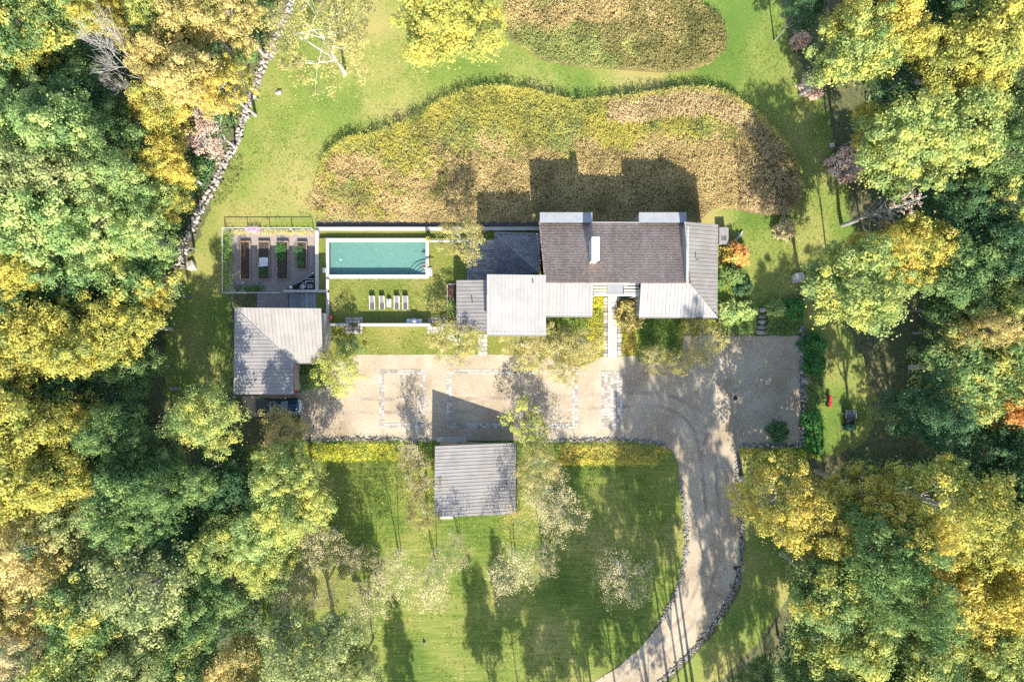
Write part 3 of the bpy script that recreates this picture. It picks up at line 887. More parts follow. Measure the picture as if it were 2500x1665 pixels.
def paved(name, px0, py0, px1, py1, z, row, ln, th, kind, label, cat, rows='x', part='paving_stone', gap=.04, base=True):
    x0, y0, x1, y1 = terrace_rect(px0, py0, px1, py1, z)
    r = empty(name, (x0, y0, z)); tag(r, label, cat)
    if kind in BOX: ms = [BOX[kind]]
    else: ms = SLABS[kind]
    pave(r, r.location, x0, y0, x1, y1, z, row, ln, th, ms, part, gap, rows, .0 if kind in BOX else .05)
    return r
paved('stone_landing', 843, 774, 886, 789, TZ + .004, .42, .5, .04, 'cobble', 'stone paved landing inside the gate nearest the garage', 'landing')
paved('stone_landing', 1044, 775, 1091, 789, TZ + .004, .42, .5, .04, 'cobble', 'stone paved landing beside the grill', 'landing')
paved('stone_landing', 842, 797, 885, 815, .035, .42, .5, .12, 'cobble', 'stone doorstep landing on the front lawn near the garage', 'landing')
paved('stone_landing', 1043, 797, 1085, 815, .035, .42, .5, .12, 'cobble', 'stone doorstep landing on the front lawn near the small metal roof', 'landing')
paved('stone_path', 1167, 815, 1190, 868, .035, .55, .6, .06, 'cobble', 'pale flagstone path from the gravel court to the house side door', 'path')
paved('terrace_paving', 1140, 592, 1212, 694, TZ + .004, .31, .85, .05, 'paver', 'grey paver terrace in shade beside the house', 'terrace', 'x', 'paver', .03)
paved('terrace_paving', 1140, 640, 1152, 692, TZ + .07, .31, .85, .05, 'paver', 'upright run of grey pavers edging the shaded terrace', 'terrace', 'y', 'paver', .03)

# ---- gravel court stone bands
def band(label, rects, kind='cobble', row=.36, ln=.5):
    x0, y0, x1, y1 = terrace_rect(*rects[0], .05)
    r = empty('stone_band', (x0, y0, .05)); tag(r, label, 'paving band', 'stone bands set in the gravel')
    for q in rects:
        x0, y0, x1, y1 = terrace_rect(*q, .05)
        pave(r, r.location, x0, y0, x1, y1, .052, row, ln, .035, SLABS[kind], 'cobblestone', .035, 'x' if x1 - x0 > y1 - y0 else 'y', .1)
band('small rectangle of pale stones outlining a parking bay nearest the garage', [(925, 902, 1038, 914), (925, 914, 938, 1032), (1026, 914, 1038, 1032), (925, 1032, 1038, 1045)])
band('long rectangle of pale stones set in the middle of the gravel court', [(1090, 902, 1390, 913), (1090, 913, 1103, 1033), (1397, 895, 1411, 1033), (1090, 1033, 1411, 1045)])
band('solid block of pale cobbles in the gravel in front of the walkway', [(1468, 905, 1520, 1047)], 'cobble', .42, .48)

# ---- entry walkway
r = paved('entry_walkway', 1484, 722, 1506, 874, .12, .42, 3.0, .07, 'concrete', 'pale plank walkway leading from the gravel to the front door', 'walkway', 'x', 'plank', .035)
paved('stone_strip', 1473, 726, 1483.5, 870, .06, .5, .5, .05, 'stone', 'strip of pinkish stones along the yellow bed side of the walkway', 'stone strip', 'y')
paved('stone_strip', 1506.5, 785, 1518, 869, .06, .5, .55, .05, 'cobble', 'strip of white stones on the amber bed side of the walkway', 'stone strip', 'y')
o = sheet('gravel_patch', [(1488, 722), (1540, 722), (1540, 780), (1507, 780)], MAT['shade_gravel'], .045); tag(o, 'gravel patch beside the front door with shade painted into it', 'gravel', None, 'structure')  # shade by the door is put into the dark gravel colour
for px, py, r_, lab in ((1796, 972, .3, 'round black drain cover in the gravel court'), (1796, 1386, .3, 'round black drain cover at the edge of the curved drive'), (765, 1041, .12, 'tiny black drain cap in the gravel near the pickup')):
    c = W(px, py, .06); q = MB(); q.lathe((0, 0, 0), [(r_, 0), (r_, .05), (r_ * .8, .06)], 16); root = empty('drain_cover', (c.x, c.y, .05)); q.build('rim', MAT['black'], root)
    q = MB()
    for i in range(5): q.box((0, (i - 2) * r_ * .3, .062), (r_ * 1.3, r_ * .09, .012))
    q.build('grating', MAT['dark_metal'], root); tag(root, lab, 'drain cover')

# ---- stone walls
stone_wall('stone_wall', [(728, -30), (700, 40), (660, 130), (632, 190), (610, 250), (590, 310), (575, 350), (545, 410), (515, 470), (480, 530), (455, 590), (440, 650), (412, 725)],
           1.0, .42, .36, 2, 'stone', 'long tumbled fieldstone wall at the edge of the woods')
stone_wall('stone_wall', [(1956, 790), (1957, 900), (1961, 1000), (1956, 1088)], .55, .55, .42, 1, 'greystone', 'straight grey stone wall on the far side of the gravel court')
stone_wall('stone_wall', [(1800, 1090), (1880, 1088), (1952, 1089)], .45, .5, .42, 1, 'greystone', 'short grey stone wall closing the end of the gravel court')
stone_wall('stone_edging', [(1800, 1100), (1801, 1190), (1809, 1260), (1809, 1370), (1790, 1440), (1748, 1515), (1696, 1580), (1626, 1650), (1560, 1706)],   .5, .22, .33, 2, 'greystone',
           'outer grey stone edging round the curved drive', 'edging')
stone_wall('stone_edging', [(1660, 1168), (1668, 1225), (1676, 1310), (1668, 1385), (1645, 1455), (1612, 1518)], .42, .2, .32, 2, 'greystone', 'inner grey stone edging beside the striped lawn', 'edging')
stone_wall('stone_edging', [(742, 1074), (900, 1071), (1045, 1076)], .3, .22, .36, 1, 'greystone', 'low stone edging of the gravel beside the outbuilding and pickup', 'edging')
stone_wall('stone_edging', [(1265, 1078), (1400, 1074), (1520, 1073), (1625, 1085)], .3, .22, .36, 1, 'greystone', 'low stone edging in front of the long amber bed', 'edging')
for px, py, s, lab in ((682, 228, .7, 'flat pale rock alone on the lawn beside the fieldstone wall'), (742, 22, .6, 'small pale rock at the top of the fieldstone wall'),
                       (1945, 678, 1.3, 'large pale boulder in the shaded grass'), (2030, 356, .7, 'small grey boulder in the dappled shade by the meadow'),
                       (470, 650, 1.2, 'big flat rock standing out of the fieldstone wall'), (1965, 930, .8, 'loose grey rock behind the court wall'), (1620, 1092, .7, 'corner rock where the drive bends')):
    c = W(px, py); o = link('boulder', ROCKS['stone'][int(px) % 6], None); o.location = (c.x, c.y, s * .25); o.scale = (s * 1.2, s, s * .8); o.rotation_euler = (0, 0, px); tag(o, lab, 'boulder')


# ------------------------------------------------------------------ buildings
def plane_z(poly):
    A = np.array([[p.x, p.y, 1.0] for p in poly]); z = np.array([p.z for p in poly])
    a, b_, c = np.linalg.lstsq(A, z, rcond=None)[0]
    return lambda x, y: a * x + b_ * y + c


def clip(poly, k, lo, hi):
    """Clip a 2D polygon to lo <= p[k] <= hi."""
    for sgn, lim in ((1, lo), (-1, -hi)):
        out = []
        for i in range(len(poly)):
            p, q = poly[i], poly[(i + 1) % len(poly)]
            a, b_ = sgn * p[k] - lim, sgn * q[k] - lim
            if a >= 0: out.append(p)
            if (a > 0) != (b_ > 0) and abs(a - b_) > 1e-9:
                t = a / (a - b_); out.append((p[0] + (q[0] - p[0]) * t, p[1] + (q[1] - p[1]) * t))
        poly = out
        if len(poly) < 3: return []
    return poly


def level(poly):
    pz = plane_z(poly)
    return [Vector((p.x, p.y, pz(p.x, p.y))) for p in poly]


def roof_slab(root, poly, mat, name='roof', th=.2, drop=.03):
    org = root.location
    p = ccw([Vector(v) - org for v in poly])
    b = MB(); b.prism([(v[0], v[1], v[2] - drop) for v in p], [(v[0], v[1], v[2] - th) for v in p])
    return b.build(name, mat, root)


def metal_roof(root, poly, axis, pitch, mat, name='metal_roof', rib=None):
    poly = level(poly)
    """Standing-seam roof: each pan between two seams is its own piece. axis 0: seams run north-south, 1: seams run east-west."""
    rib = rib or (.045 if axis else .085)
    slab = roof_slab(root, poly, MAT['dark_metal'], name)
    org = root.location; pz = plane_z(poly)
    flat = ccw([(v.x, v.y) for v in poly])
    lo = min(p[axis] for p in flat); hi = max(p[axis] for p in flat)
    n = max(1, round((hi - lo) / pitch)); st = (hi - lo) / n
    for i in range(n):
        q = clip(flat, axis, lo + st * i, lo + st * (i + 1))
        if len(q) < 3: continue
        q = ccw(q)
        b = MB()
        b.prism([(x - org.x, y - org.y, pz(x, y) - org.z) for x, y in q], [(x - org.x, y - org.y, pz(x, y) - org.z - .028) for x, y in q])
        e = lo + st * i + (.02 if i else .03)
        s = clip(flat, axis, e - .012, e + .012)
        if len(s) >= 3:
            o1 = 1 - axis; a0 = min(p[o1] for p in s) + .03; a1 = max(p[o1] for p in s) - .03
            if a1 - a0 > .15:
                p0 = (e, a0) if axis == 0 else (a0, e); p1 = (e, a1) if axis == 0 else (a1, e)
                w = .018
                cs = [(p0[0] - (w if axis == 0 else 0), p0[1] - (w if axis else 0)), (p1[0] - (w if axis == 0 else 0), p1[1] - (w if axis else 0)),
                      (p1[0] + (w if axis == 0 else 0), p1[1] + (w if axis else 0)), (p0[0] + (w if axis == 0 else 0), p0[1] + (w if axis else 0))]
                cs = ccw(cs)
                b.prism([(x - org.x, y - org.y, pz(x, y) - org.z + rib) for x, y in cs], [(x - org.x, y - org.y, pz(x, y) - org.z - .01) for x, y in cs])
        b.build('roof_panel', mat, slab)
    return slab


def shingle_roof(root, poly, mat, seed, course=.2, wid=.22, name='shingle_roof', along=1):
    slab = roof_slab(root, poly, mat, name, .22, .05)
    org = root.location; pz = plane_z(poly); flat = [(v.x, v.y) for v in poly]
    rng = np.random.default_rng(seed)
    x0, x1 = min(p[0] for p in flat), max(p[0] for p in flat); y0, y1 = min(p[1] for p in flat), max(p[1] for p in flat)
    V, F = [], []
    down = 1 if pz(0, y0) > pz(0, y1) else -1             # lower edge lies towards +y (1) or -y
    y = y0 + course / 2; r = 0
    while y < y1:
        x = x0 - rng.uniform(0, wid)
        while x < x1:
            w = wid * rng.uniform(.6, 1.4)
            cx, cy = x + w / 2, y + rng.normal() * .006
            if inside(np.array([[cx, cy]]), flat)[0]:
                l = course * .53; lift = .014 + rng.uniform(0, .010)
                ya, yb = cy - down * l, cy + down * l      # upper, lower edge
                xa, xb = x + .006, x + w - .006
                n = len(V)
                V += [(xa - org.x, ya - org.y, pz(cx, ya) - org.z - .03), (xb - org.x, ya - org.y, pz(cx, ya) - org.z - .03),
                      (xb - org.x, yb - org.y, pz(cx, yb) - org.z + lift - .03), (xa - org.x, yb - org.y, pz(cx, yb) - org.z + lift - .03),
                      (xb - org.x, yb - org.y, pz(cx, yb) - org.z - .045), (xa - org.x, yb - org.y, pz(cx, yb) - org.z - .045)]
                F += [(n, n + 1, n + 2, n + 3), (n + 3, n + 2, n + 4, n + 5)]
            x += w
        y += course; r += 1
    me = np_mesh('shingles', np.array(V), np.array(F), mat)
    o = link('shingles', me, slab); o["kind"] = 'stuff'
    return slab


def walls(root, poly, mat, inset=.35, name='wall', z0=0.0, gap=.22):
    pz = plane_z(poly); org = root.location
    c = sum((Vector(p) for p in poly), Vector()) / len(poly)
    q = []
    for p in poly:
        d = Vector((c.x - p.x, c.y - p.y, 0)); s = Vector((math.copysign(min(inset, abs(d.x)), d.x), math.copysign(min(inset, abs(d.y)), d.y), 0))
        q.append(Vector(p) + s)
    q = ccw([(p.x, p.y) for p in q])
    b = MB(); b.prism([(x - org.x, y - org.y, pz(x, y) - org.z - gap) for x, y in q], [(x - org.x, y - org.y, z0 - org.z) for x, y in q])
    return b.build(name, mat, root)


def window(root, c, w, h, face):
    """face: 'e','w','n','s' is the way it looks; c is the centre on the wall (world)."""
    org = root.location; c = Vector(c) - org
    dx = {'e': (1, 0), 'w': (-1, 0), 'n': (0, 1), 's': (0, -1)}[face]
    t = (dx[1], dx[0])
    def bx(b, off, du, dz, su, sz, th):
        cc = (c.x + dx[0] * off + abs(t[0]) * du, c.y + dx[1] * off + abs(t[1]) * du, c.z + dz)
        b.box(cc, (su if t[0] else th, su if t[1] else th, sz))
    f = MB()
    for du, dz, su, sz in ((0, h / 2, w + .12, .07), (0, -h / 2, w + .12, .07), (-w / 2, 0, .07, h - .07), (w / 2, 0, .07, h - .07), (0, 0, .04, h - .07)): bx(f, .03, du, dz, su, sz, .1)
    win = f.build('window', MAT['dark_metal'], root)
    g_ = MB(); bx(g_, .02, 0, 0, w - .08, h - .08, .03); g_.build('pane', MAT['glass'], win)
    s = MB(); bx(s, .08, 0, -h / 2 - .06, w + .2, .05, .18); s.build('sill', MAT['coping'], win)


def vent(root, px, py, h):
    c = W(px, py, h) - root.location
    b = MB(); b.lathe((c.x, c.y, c.z - .1), [(.06, 0), (.06, .55), (.09, .56), (.09, .62), (.03, .66)], 8); b.build('vent_pipe', MAT['black'], root)


def gutter(root, a, b_, mat='dark_metal', r=.07):
    q = MB(); q.tube([Vector(a) - root.location, Vector(b_) - root.location], r, 6); q.build('gutter', MAT[mat], root)


# ---- garage, two pitched metal roofs that meet in a valley
gar = empty('garage', W(640, 850, 0)); tag(gar, 'garage with two pale metal roofs meeting in a diagonal valley beside the pickup', 'garage')
HO, HI = 6.6, 4.7
NW, NE, SEi, INN, SES, SW = W(573, 751, HO), W(784, 753, HO), W(788.5, 886, HI), W(717, 887, HI), W(717, 962.5, HI), W(570, 962.5, HO)
west = [NW, INN, SES, SW]; north = [NW, NE, SEi, INN]
metal_roof(gar, west, 1, .43, MAT['metal_roof']); metal_roof(gar, north, 0, .47, MAT['metal_roof'])
walls(gar, west, MAT['siding'], .4, gap=.3); walls(gar, north, MAT['siding'], .45, gap=.3)
b = MB(); a0, a1 = NW - gar.location, INN - gar.location; b.tube([a0 + Vector((.1, -.1, .02)), a1 + Vector((0, 0, .02))], .07, 5); b.build('valley_flashing', MAT['metal_white'], gar)
gutter(gar, INN + Vector((.05, 0, -.05)), SES + Vector((.05, 0, -.05)), 'brick_red'); gutter(gar, INN + Vector((0, -.05, -.05)), SEi + Vector((0, -.05, -.05)))
ex = W(786, 800, 5).x - .42
for py_, z_ in ((826, 2.6), (775, 2.8)): window(gar, (ex, W(790, py_, 2.6).y, z_), 1.5, 1.3, 'e')
dx_ = W(717, 925, 4.0).x - .40
d = MB(); d.box((dx_ + .04 - gar.location.x, W(717, 925, 2).y - gar.location.y, 1.3), (.07, 3.0, 2.5)); door = d.build('garage_door', MAT['wood'], gar)
for i in range(4):
    d = MB(); d.box((dx_ + .09 - gar.location.x, W(717, 925, 2).y - gar.location.y, .4 + .6 * i), (.04, 2.8, .52)); d.build('door_panel', MAT['wood'], door)
b = MB(); b.box((dx_ + .35 - gar.location.x, W(717, 953, 2).y - gar.location.y, 3.4), (1.0, .18, .22)); b.build('beam', MAT['brick_red'], gar)
vent(gar, 664, 892, 5.1)
b = MB(); b.box((ex + .5 - gar.location.x, W(790, 775, 1).y - gar.location.y, 1.3), (.4, .5, .7)); b.build('meter_box', MAT['brick_red'], gar)

# ---- outbuilding
barn = empty('outbuilding', W(1160, 1175, 0)); tag(barn, 'small outbuilding with one sloping pale metal roof on the striped lawn', 'outbuilding')
bp_ = [W(1062, 1089, 5.2), W(1060, 1262.5, 5.2), W(1259, 1255, 2.5), W(1260, 1081, 2.5)]
metal_roof(barn, bp_, 1, .43, MAT['metal_roof']); walls(barn, bp_, MAT['siding'], .35)
gutter(barn, bp_[2] + Vector((.05, 0, -.05)), bp_[3] + Vector((.05, 0, -.05)))
yb_ = W(1160, 1086, 4).y - .30
for i in range(2):
    d = MB(); d.box((W(1095 + 48 * i, 1086, 2).x - barn.location.x, yb_ + .06 - barn.location.y, 1.25), (2.2, .08, 2.3)); dd = d.build('barn_door', MAT['wood'], barn)
    h_ = MB(); h_.box((W(1095 + 48 * i, 1086, 2).x - barn.location.x + .8, yb_ + .13 - barn.location.y, 1.2), (.06, .07, .3)); h_.build('handle', MAT['black'], dd)
b = MB(); b.slab(W(1066, 1080).x - barn.location.x, yb_ + .1 - barn.location.y, W(1140, 1080).x - barn.location.x, yb_ + .75 - barn.location.y, .05, .16); b.build('doorstep', MAT['coping'], barn)
b = MB(); b.slab(W(1075, 1255).x - barn.location.x, W(1075, 1262).y - .2 - barn.location.y, W(1105, 1255).x - barn.location.x, W(1075, 1252).y - barn.location.y, .02, .14); b.build('doorstep', MAT['coping'], barn)

# ---- house
hs = empty('house', W(1450, 690, 0)); tag(hs, 'long modern house with brown shingle and pale metal roofs and a tall chimney', 'house')
A_ = [W(1115.5, 684.5, 4.6), W(1115, 808, 4.6), W(1190.5, 811, 5.6), W(1190.5, 684, 5.6)]
B_ = [W(1189, 670, 9.7), W(1189, 818, 8.0), W(1332.5, 818.6, 8.0), W(1333, 671.5, 9.7)]
Cc = [W(1316, 542.5, 6.1), W(1330, 690, 7.9), W(1690, 691, 7.9), W(1672, 543.5, 6.1)]
D1 = [W(1208, 569, 4.2), W(1318, 668, 5.9), W(1318, 571, 4.2)]
D2 = [W(1208, 569, 4.2), W(1208, 671, 4.2), W(1318, 668, 5.9)]
E_ = [W(1333, 689.5, 7.3), W(1332, 771.5, 6.2), W(1446, 772, 6.2), W(1449, 689.5, 7.3)]
F_ = [W(1564.5, 692, 7.5), W(1559.5, 774, 6.2), W(1752, 775, 6.2), W(1684, 692, 7.5)]
G_ = [W(1671.5, 541, 8.7), W(1686, 692, 7.7), W(1752, 775, 6.1), W(1753, 549, 6.2)]
metal_roof(hs, A_, 1, .46, MAT['metal_roof'])
metal_roof(hs, B_, 0, .44, MAT['metal_white'])
metal_roof(hs, E_, 0, .44, MAT['metal_white'])
metal_roof(hs, F_, 0, .44, MAT['metal_white'])
metal_roof(hs, G_, 1, .46, MAT['metal_roof'])
shingle_roof(hs, Cc, MAT['shingle'], 5)
shingle_roof(hs, D1, MAT['shingle_in_shade'], 6); shingle_roof(hs, D2, MAT['shingle_in_shade'], 7)
for q, ins in ((A_, .3), (B_, .25), (Cc, .4), (E_, .4), (F_, .4)): walls(hs, q, MAT['siding'], ins)
walls(hs, [W(1671.5, 546, 5.6), W(1684, 770, 5.6), W(1750, 770, 5.6), W(1751, 552, 5.6)], MAT['siding'], .2)
gw = W(1676, 600, 8.6)      # clerestory wall under the east roof's high edge
b = MB(); xa = W(1672, 545, 8.6).x + .25
b.prism([(xa - hs.location.x, W(1672, 690, 8.4).y - hs.location.y, 8.25), (xa + .3 - hs.location.x, W(1672, 690, 8.4).y - hs.location.y, 8.2), (xa + .3 - hs.location.x, W(1672, 546, 8.6).y - .3 - hs.location.y, 8.3), (xa - hs.location.x, W(1672, 546, 8.6).y - .3 - hs.location.y, 8.35)],
        [(xa - hs.location.x, W(1672, 690, 8.4).y - hs.location.y, 5.0), (xa + .3 - hs.location.x, W(1672, 690, 8.4).y - hs.location.y, 5.0), (xa + .3 - hs.location.x, W(1672, 546, 8.6).y - .3 - hs.location.y, 5.0), (xa - hs.location.x, W(1672, 546, 8.6).y - .3 - hs.location.y, 5.0)])
b.build('wall', MAT['siding'], hs)
walls(hs, [W(1208, 571, 4.2), W(1208, 669, 4.2), W(1318, 669, 4.2), W(1318, 571, 4.2)], MAT['siding'], .3)
# box dormers on the north eave
for pxa, pxb in ((1318, 1446), (1560, 1676)):
    x0, y0, x1, y1 = terrace_rect(pxa, 519, pxb, 543.5, 6.9)
    d = MB(); d.slab(x0 + .1 - hs.location.x, y0 + .1 - hs.location.y, x1 - .1 - hs.location.x, y1 - .1 - hs.location.y, 0, 6.78); dm = d.build('dormer', MAT['siding'], hs)
    d = MB(); d.slab(x0 - hs.location.x, y0 - hs.location.y, x1 - hs.location.x, y1 - hs.location.y, 6.78, 6.9); d.build('dormer_roof', MAT['flat_roof'], dm)
    d = MB(); d.slab(x0 + .2 - hs.location.x, y0 + .03 - hs.location.y, x1 - .2 - hs.location.x, y0 + .08 - hs.location.y, 5.6, 6.6); d.build('clerestory', MAT['glass'], dm)
    d = MB(); d.slab(x0 - hs.location.x, y1 - .08 - hs.location.y, x1 - hs.location.x, y1 - hs.location.y, 6.901, 6.97); d.build('roof_edge', MAT['metal_white'], dm)
# ridge caps and eave trims
for p, q, mt in ((Cc[0], Cc[3], 'metal_white'), (F_[3], F_[2], 'metal_white'), (D1[0], D1[2], 'metal_white'), (D1[0], D1[1], 'flat_roof'), (A_[0], A_[1], 'metal_white'), (G_[0], G_[1], 'metal_white')):
    gutter(hs, p + Vector((0, 0, .02)), q + Vector((0, 0, .02)), mt, .06)
for p, q in ((B_[1], B_[2]), (E_[1], E_[2]), (F_[1], F_[2])):
    gutter(hs, p + Vector((0, -.06, -.06)), q + Vector((0, -.06, -.06)))
    n = int((q - p).length / .44)
    for i in range(n):
        c = p.lerp(q, (i + .5) / n) - hs.location + Vector((0, .38, .09)); k = MB(); k.box(c, (.12, .06, .1)); k.build('snow_guard', MAT['steel'], hs)
# chimney
x0, y0, x1, y1 = terrace_rect(1446, 580, 1462.5, 635, 10.5)
d = MB(); d.slab(x0 - hs.location.x, y0 - hs.location.y, x1 - hs.location.x, y1 - hs.location.y, 5.0, 10.4); ch = d.build('chimney', MAT['concrete'], hs)
d = MB(); d.slab(x0 - .06 - hs.location.x, y0 - .06 - hs.location.y, x1 + .06 - hs.location.x, y1 + .06 - hs.location.y, 10.4, 10.5); d.build('chimney_cap', MAT['white_paint'], ch)
for k in range(3):
    d = MB(); d.slab(x0 + .2 - hs.location.x, y0 + .3 + k * .85 - hs.location.y, x1 - .2 - hs.location.x, y0 + .75 + k * .85 - hs.location.y, 10.501, 10.56); d.build('flue', MAT['concrete'], ch)
vent(hs, 1301, 690, 9.4); vent(hs, 1701, 634, 7.9); vent(hs, 1153, 738, 5.2)
# windows on the fronts
ys = W(1260, 818, 8).y + .25
for px_ in (1215, 1260, 1305): window(hs, (W(px_, 818, 5).x, ys - .02, 5.0), 1.3, 1.5, 's'); window(hs, (W(px_, 818, 2).x, ys - .02, 1.9), 1.3, 1.7, 's')
ys = W(1390, 772, 5.9).y + .40
for px_ in (1360, 1390, 1420): window(hs, (W(px_, 772, 3).x, ys - .02, 2.4), 1.2, 2.2, 's')
ys = W(1650, 774, 5.7).y + .40
for px_ in (1590, 1630, 1670, 1710): window(hs, (W(px_, 774, 3).x, ys - .02, 2.4), 1.4, 2.2, 's')
xw = W(1562, 730, 6.5).x + .40
for py_ in (720, 748): window(hs, (xw - .02, W(1562, py_, 3).y, 2.5), .9, 1.8, 'w')
# entry pergola
pg = empty('pergola', W(1505, 705, 0)); tag(pg, 'white slatted pergola with a grey canopy over the front door', 'pergola')
ph = 5.2
xa, xb = W(1449.5, 700, ph).x - pg.location.x, W(1560, 700, ph).x - pg.location.x
for py_ in (695, 702.5, 710, 716.5):
    y_ = W(1500, py_, ph).y - pg.location.y
    for u, v_ in ((xa, W(1480, 700, ph).x - pg.location.x), (W(1523, 700, ph).x - pg.location.x, xb)):
        k = MB(); k.box(((u + v_) / 2, y_, ph), (v_ - u, .2, .16)); k.build('slat', MAT['white_paint'], pg)
k = MB(); k.box(((xa + xb) / 2, W(1500, 720.5, ph).y - pg.location.y, ph), (xb - xa, .2, .3)); k.build('front_beam', MAT['white_paint'], pg)
x0, y0, x1, y1 = terrace_rect(1482.5, 693, 1521, 717.5, ph + .1); k = MB(); k.slab(x0 - pg.location.x, y0 - pg.location.y, x1 - pg.location.x, y1 - pg.location.y, ph - .02, ph + .1); k.build('canopy', MAT['flat_roof'], pg)
for px_ in (1453, 1556): k = MB(); k.box((W(px_, 720, ph).x - pg.location.x, W(px_, 720.5, ph).y - pg.location.y, ph / 2 - .075), (.16, .16, ph - .15)); k.build('post', MAT['white_paint'], pg)

# generator box at the east end
o = empty('utility_box', W(1768, 575, 0)); tag(o, 'pale metal utility box against the east end of the house', 'utility box')
x0, y0, x1, y1 = terrace_rect(1757, 556, 1778, 596, 1.3); L0 = o.location
b = MB(); b.slab(x0 - L0.x, y0 - L0.y, x1 - L0.x, y1 - L0.y, .02, 1.2); b.build('cabinet', MAT['metal_roof'], o, .03)
b = MB(); b.slab(x0 - .04 - L0.x, y0 - .04 - L0.y, x1 + .04 - L0.x, y1 + .04 - L0.y, 1.2, 1.28); b.build('lid', MAT['metal_white'], o)
b = MB()
for k in range(5): b.box(((x0 + x1) / 2 - L0.x, (y0 + y1) / 2 - L0.y - .55 + k * .12, 1.285), (.7, .05, .02))
b.build('vent_slot', MAT['dark_metal'], o)
o = empty('weathered_log', W(1803, 578, 0)); tag(o, 'pale weathered log leaning beside the orange shrub', 'log')
b = MB(); b.tube([(-.5, -.6, .15), (0, 0, .3), (.45, .7, .2)], [.16, .2, .12], 7); b.build('log', MAT['bark_pale'], o)
b = MB(); b.tube([(0, 0, .3), (-.2, .4, .5)], [.08, .03], 5); b.build('branch', MAT['bark_pale'], o)

# ------------------------------------------------------------------ vegetable garden
o = sheet('garden_floor', [(557, 563), (769, 563), (769, 716), (557, 716)], MAT['garden_gravel'], .03); tag(o, 'pinkish gravel floor of the vegetable garden', 'gravel', None, 'structure')
o = sheet('path', [(628, 717), (704, 717), (704, 756), (628, 756)], MAT['garden_gravel'], .034); tag(o, 'grey gravel landing behind the garage at the foot of the stairs', 'path', None, 'structure')
st = empty('stairs', W(704, 735, 0)); tag(st, 'grey stone stairs between the garage and the vegetable garden', 'stairs')
for i in range(9):
    x0, y0, x1, y1 = terrace_rect(704 + i * 10.2, 716, 704 + (i + 1) * 10.2, 758, .4)
    b = MB(); b.slab(x0 - st.location.x, y0 - st.location.y, x1 - .03 - st.location.x, y1 - st.location.y, .02, .1 + i * .085); b.build('step', MAT['paver'], st, .01)
fence = empty('garden_fence', W(555, 560, 0)); tag(fence, 'white rail fence with wire mesh round the vegetable garden', 'fence')
FL = fence.location
def fpost(px, py, h=1.35):
    c = W(px, py) - FL; b = MB(); b.box((c.x, c.y, h / 2), (.09, .09, h)); b.build('post', MAT['white_paint'], fence)
def frail(a, b_, z):
    p, q = W(*a) - FL, W(*b_) - FL; m = MB(); m.box(((p.x + q.x) / 2, (p.y + q.y) / 2, z), (max(.06, abs(q.x - p.x)), max(.06, abs(q.y - p.y)), .07)); m.build('rail', MAT['white_paint'], fence)
for px_ in (553, 607, 661, 715, 766): fpost(px_, 561)
for py_ in (600, 640, 680, 716): fpost(553, py_)
for px_ in (607, 661): fpost(px_, 716)
for z_ in (.12, 1.3): frail((555, 561), (764, 561), z_); frail((553, 563), (553, 714), z_); frail((555, 716), (690, 716), z_)
m = MB()
p, q = W(553, 561) - FL, W(766, 561) - FL
for i in range(1, 90): m.box((p.x + (q.x - p.x) * i / 90, p.y, .7), (.008, .008, 1.1))
for z_ in (.4, .7, 1.0): m.box(((p.x + q.x) / 2, p.y + .012, z_), (q.x - p.x, .008, .008))
mo = m.build('wire_mesh', MAT['dark_metal'], fence); mo["kind"] = 'stuff'

def raised_bed(px0, py0, px1, py1, label, mat='wood', h=.42):
    x0, y0, x1, y1 = terrace_rect(px0, py0, px1, py1, h); r = empty('raised_bed', ((x0 + x1) / 2, (y0 + y1) / 2, .03)); tag(r, label, 'garden bed', 'raised vegetable beds')
    w, l = x1 - x0, y1 - y0
    for c, s, mt in (((-w / 2 + .05, 0), (.1, l), mat), ((w / 2 - .05, 0), (.1, l), 'wood'), ((0, l / 2 - .05), (w - .2, .1), mat), ((0, -l / 2 + .05), (w - .2, .1), 'wood')):
        b = MB(); b.box((c[0], c[1], h / 2), (s[0], s[1], h)); b.build('board', MAT[mt], r)
    b = MB(); b.slab(-w / 2 + .1, -l / 2 + .1, w / 2 - .1, l / 2 - .1, 0, h - .06); b.build('soil', MAT['soil'], r)
    return r
raised_bed(586, 589, 611, 683, 'empty cedar raised bed nearest the garden fence', 'redwood')
raised_bed(629, 589, 658, 682, 'raised bed with a white cloth and bright seedlings')
raised_bed(675, 589, 704, 683, 'raised bed with tall leafy greens at its upper end')
raised_bed(724, 590, 749, 658, 'short raised bed of leafy greens closest to the pool wall')
def wpts(px0, py0, px1, py1, dens, seed=3, h=0.0):
    x0, y0, x1, y1 = terrace_rect(px0, py0, px1, py1, h); rng = np.random.default_rng(seed)
    n = int((x1 - x0) * (y1 - y0) * dens); return rng.uniform((x0, y0), (x1, y1), size=(n, 2))
clumps('seedlings', wpts(632, 652, 655, 679, 60), 'shrub', .15, .08, 5, .09, 'bright green seedlings below the white cloth', 'seedlings', 3, .36)
clumps('leafy_greens', wpts(679, 597, 700, 637, 26), 'shrub', .55, .14, 9, .16, 'leafy vegetables in the third raised bed', 'vegetables', 4, .36)
clumps('leafy_greens', wpts(678, 640, 700, 680, 10), 'dark', .25, .12, 5, .12, 'sparse dark seedlings at the lower end of the third raised bed', 'vegetables', 5, .36)
clumps('leafy_greens', wpts(724, 605, 744, 652, 16), 'shrub', .5, .16, 9, .16, 'leafy vegetables in the short raised bed', 'vegetables', 6, .36)
clumps('flower_border', wpts(570, 563, 766, 575, 22), 'gcover', .55, .12, 8, .12, 'yellow and orange flower border along the garden fence', 'flowers', 7, .03)
clumps('aster', wpts(607, 557, 638, 570, 40), 'purple', .75, .14, 12, .10, 'clump of purple asters at the garden fence', 'flowers', 8, .03)
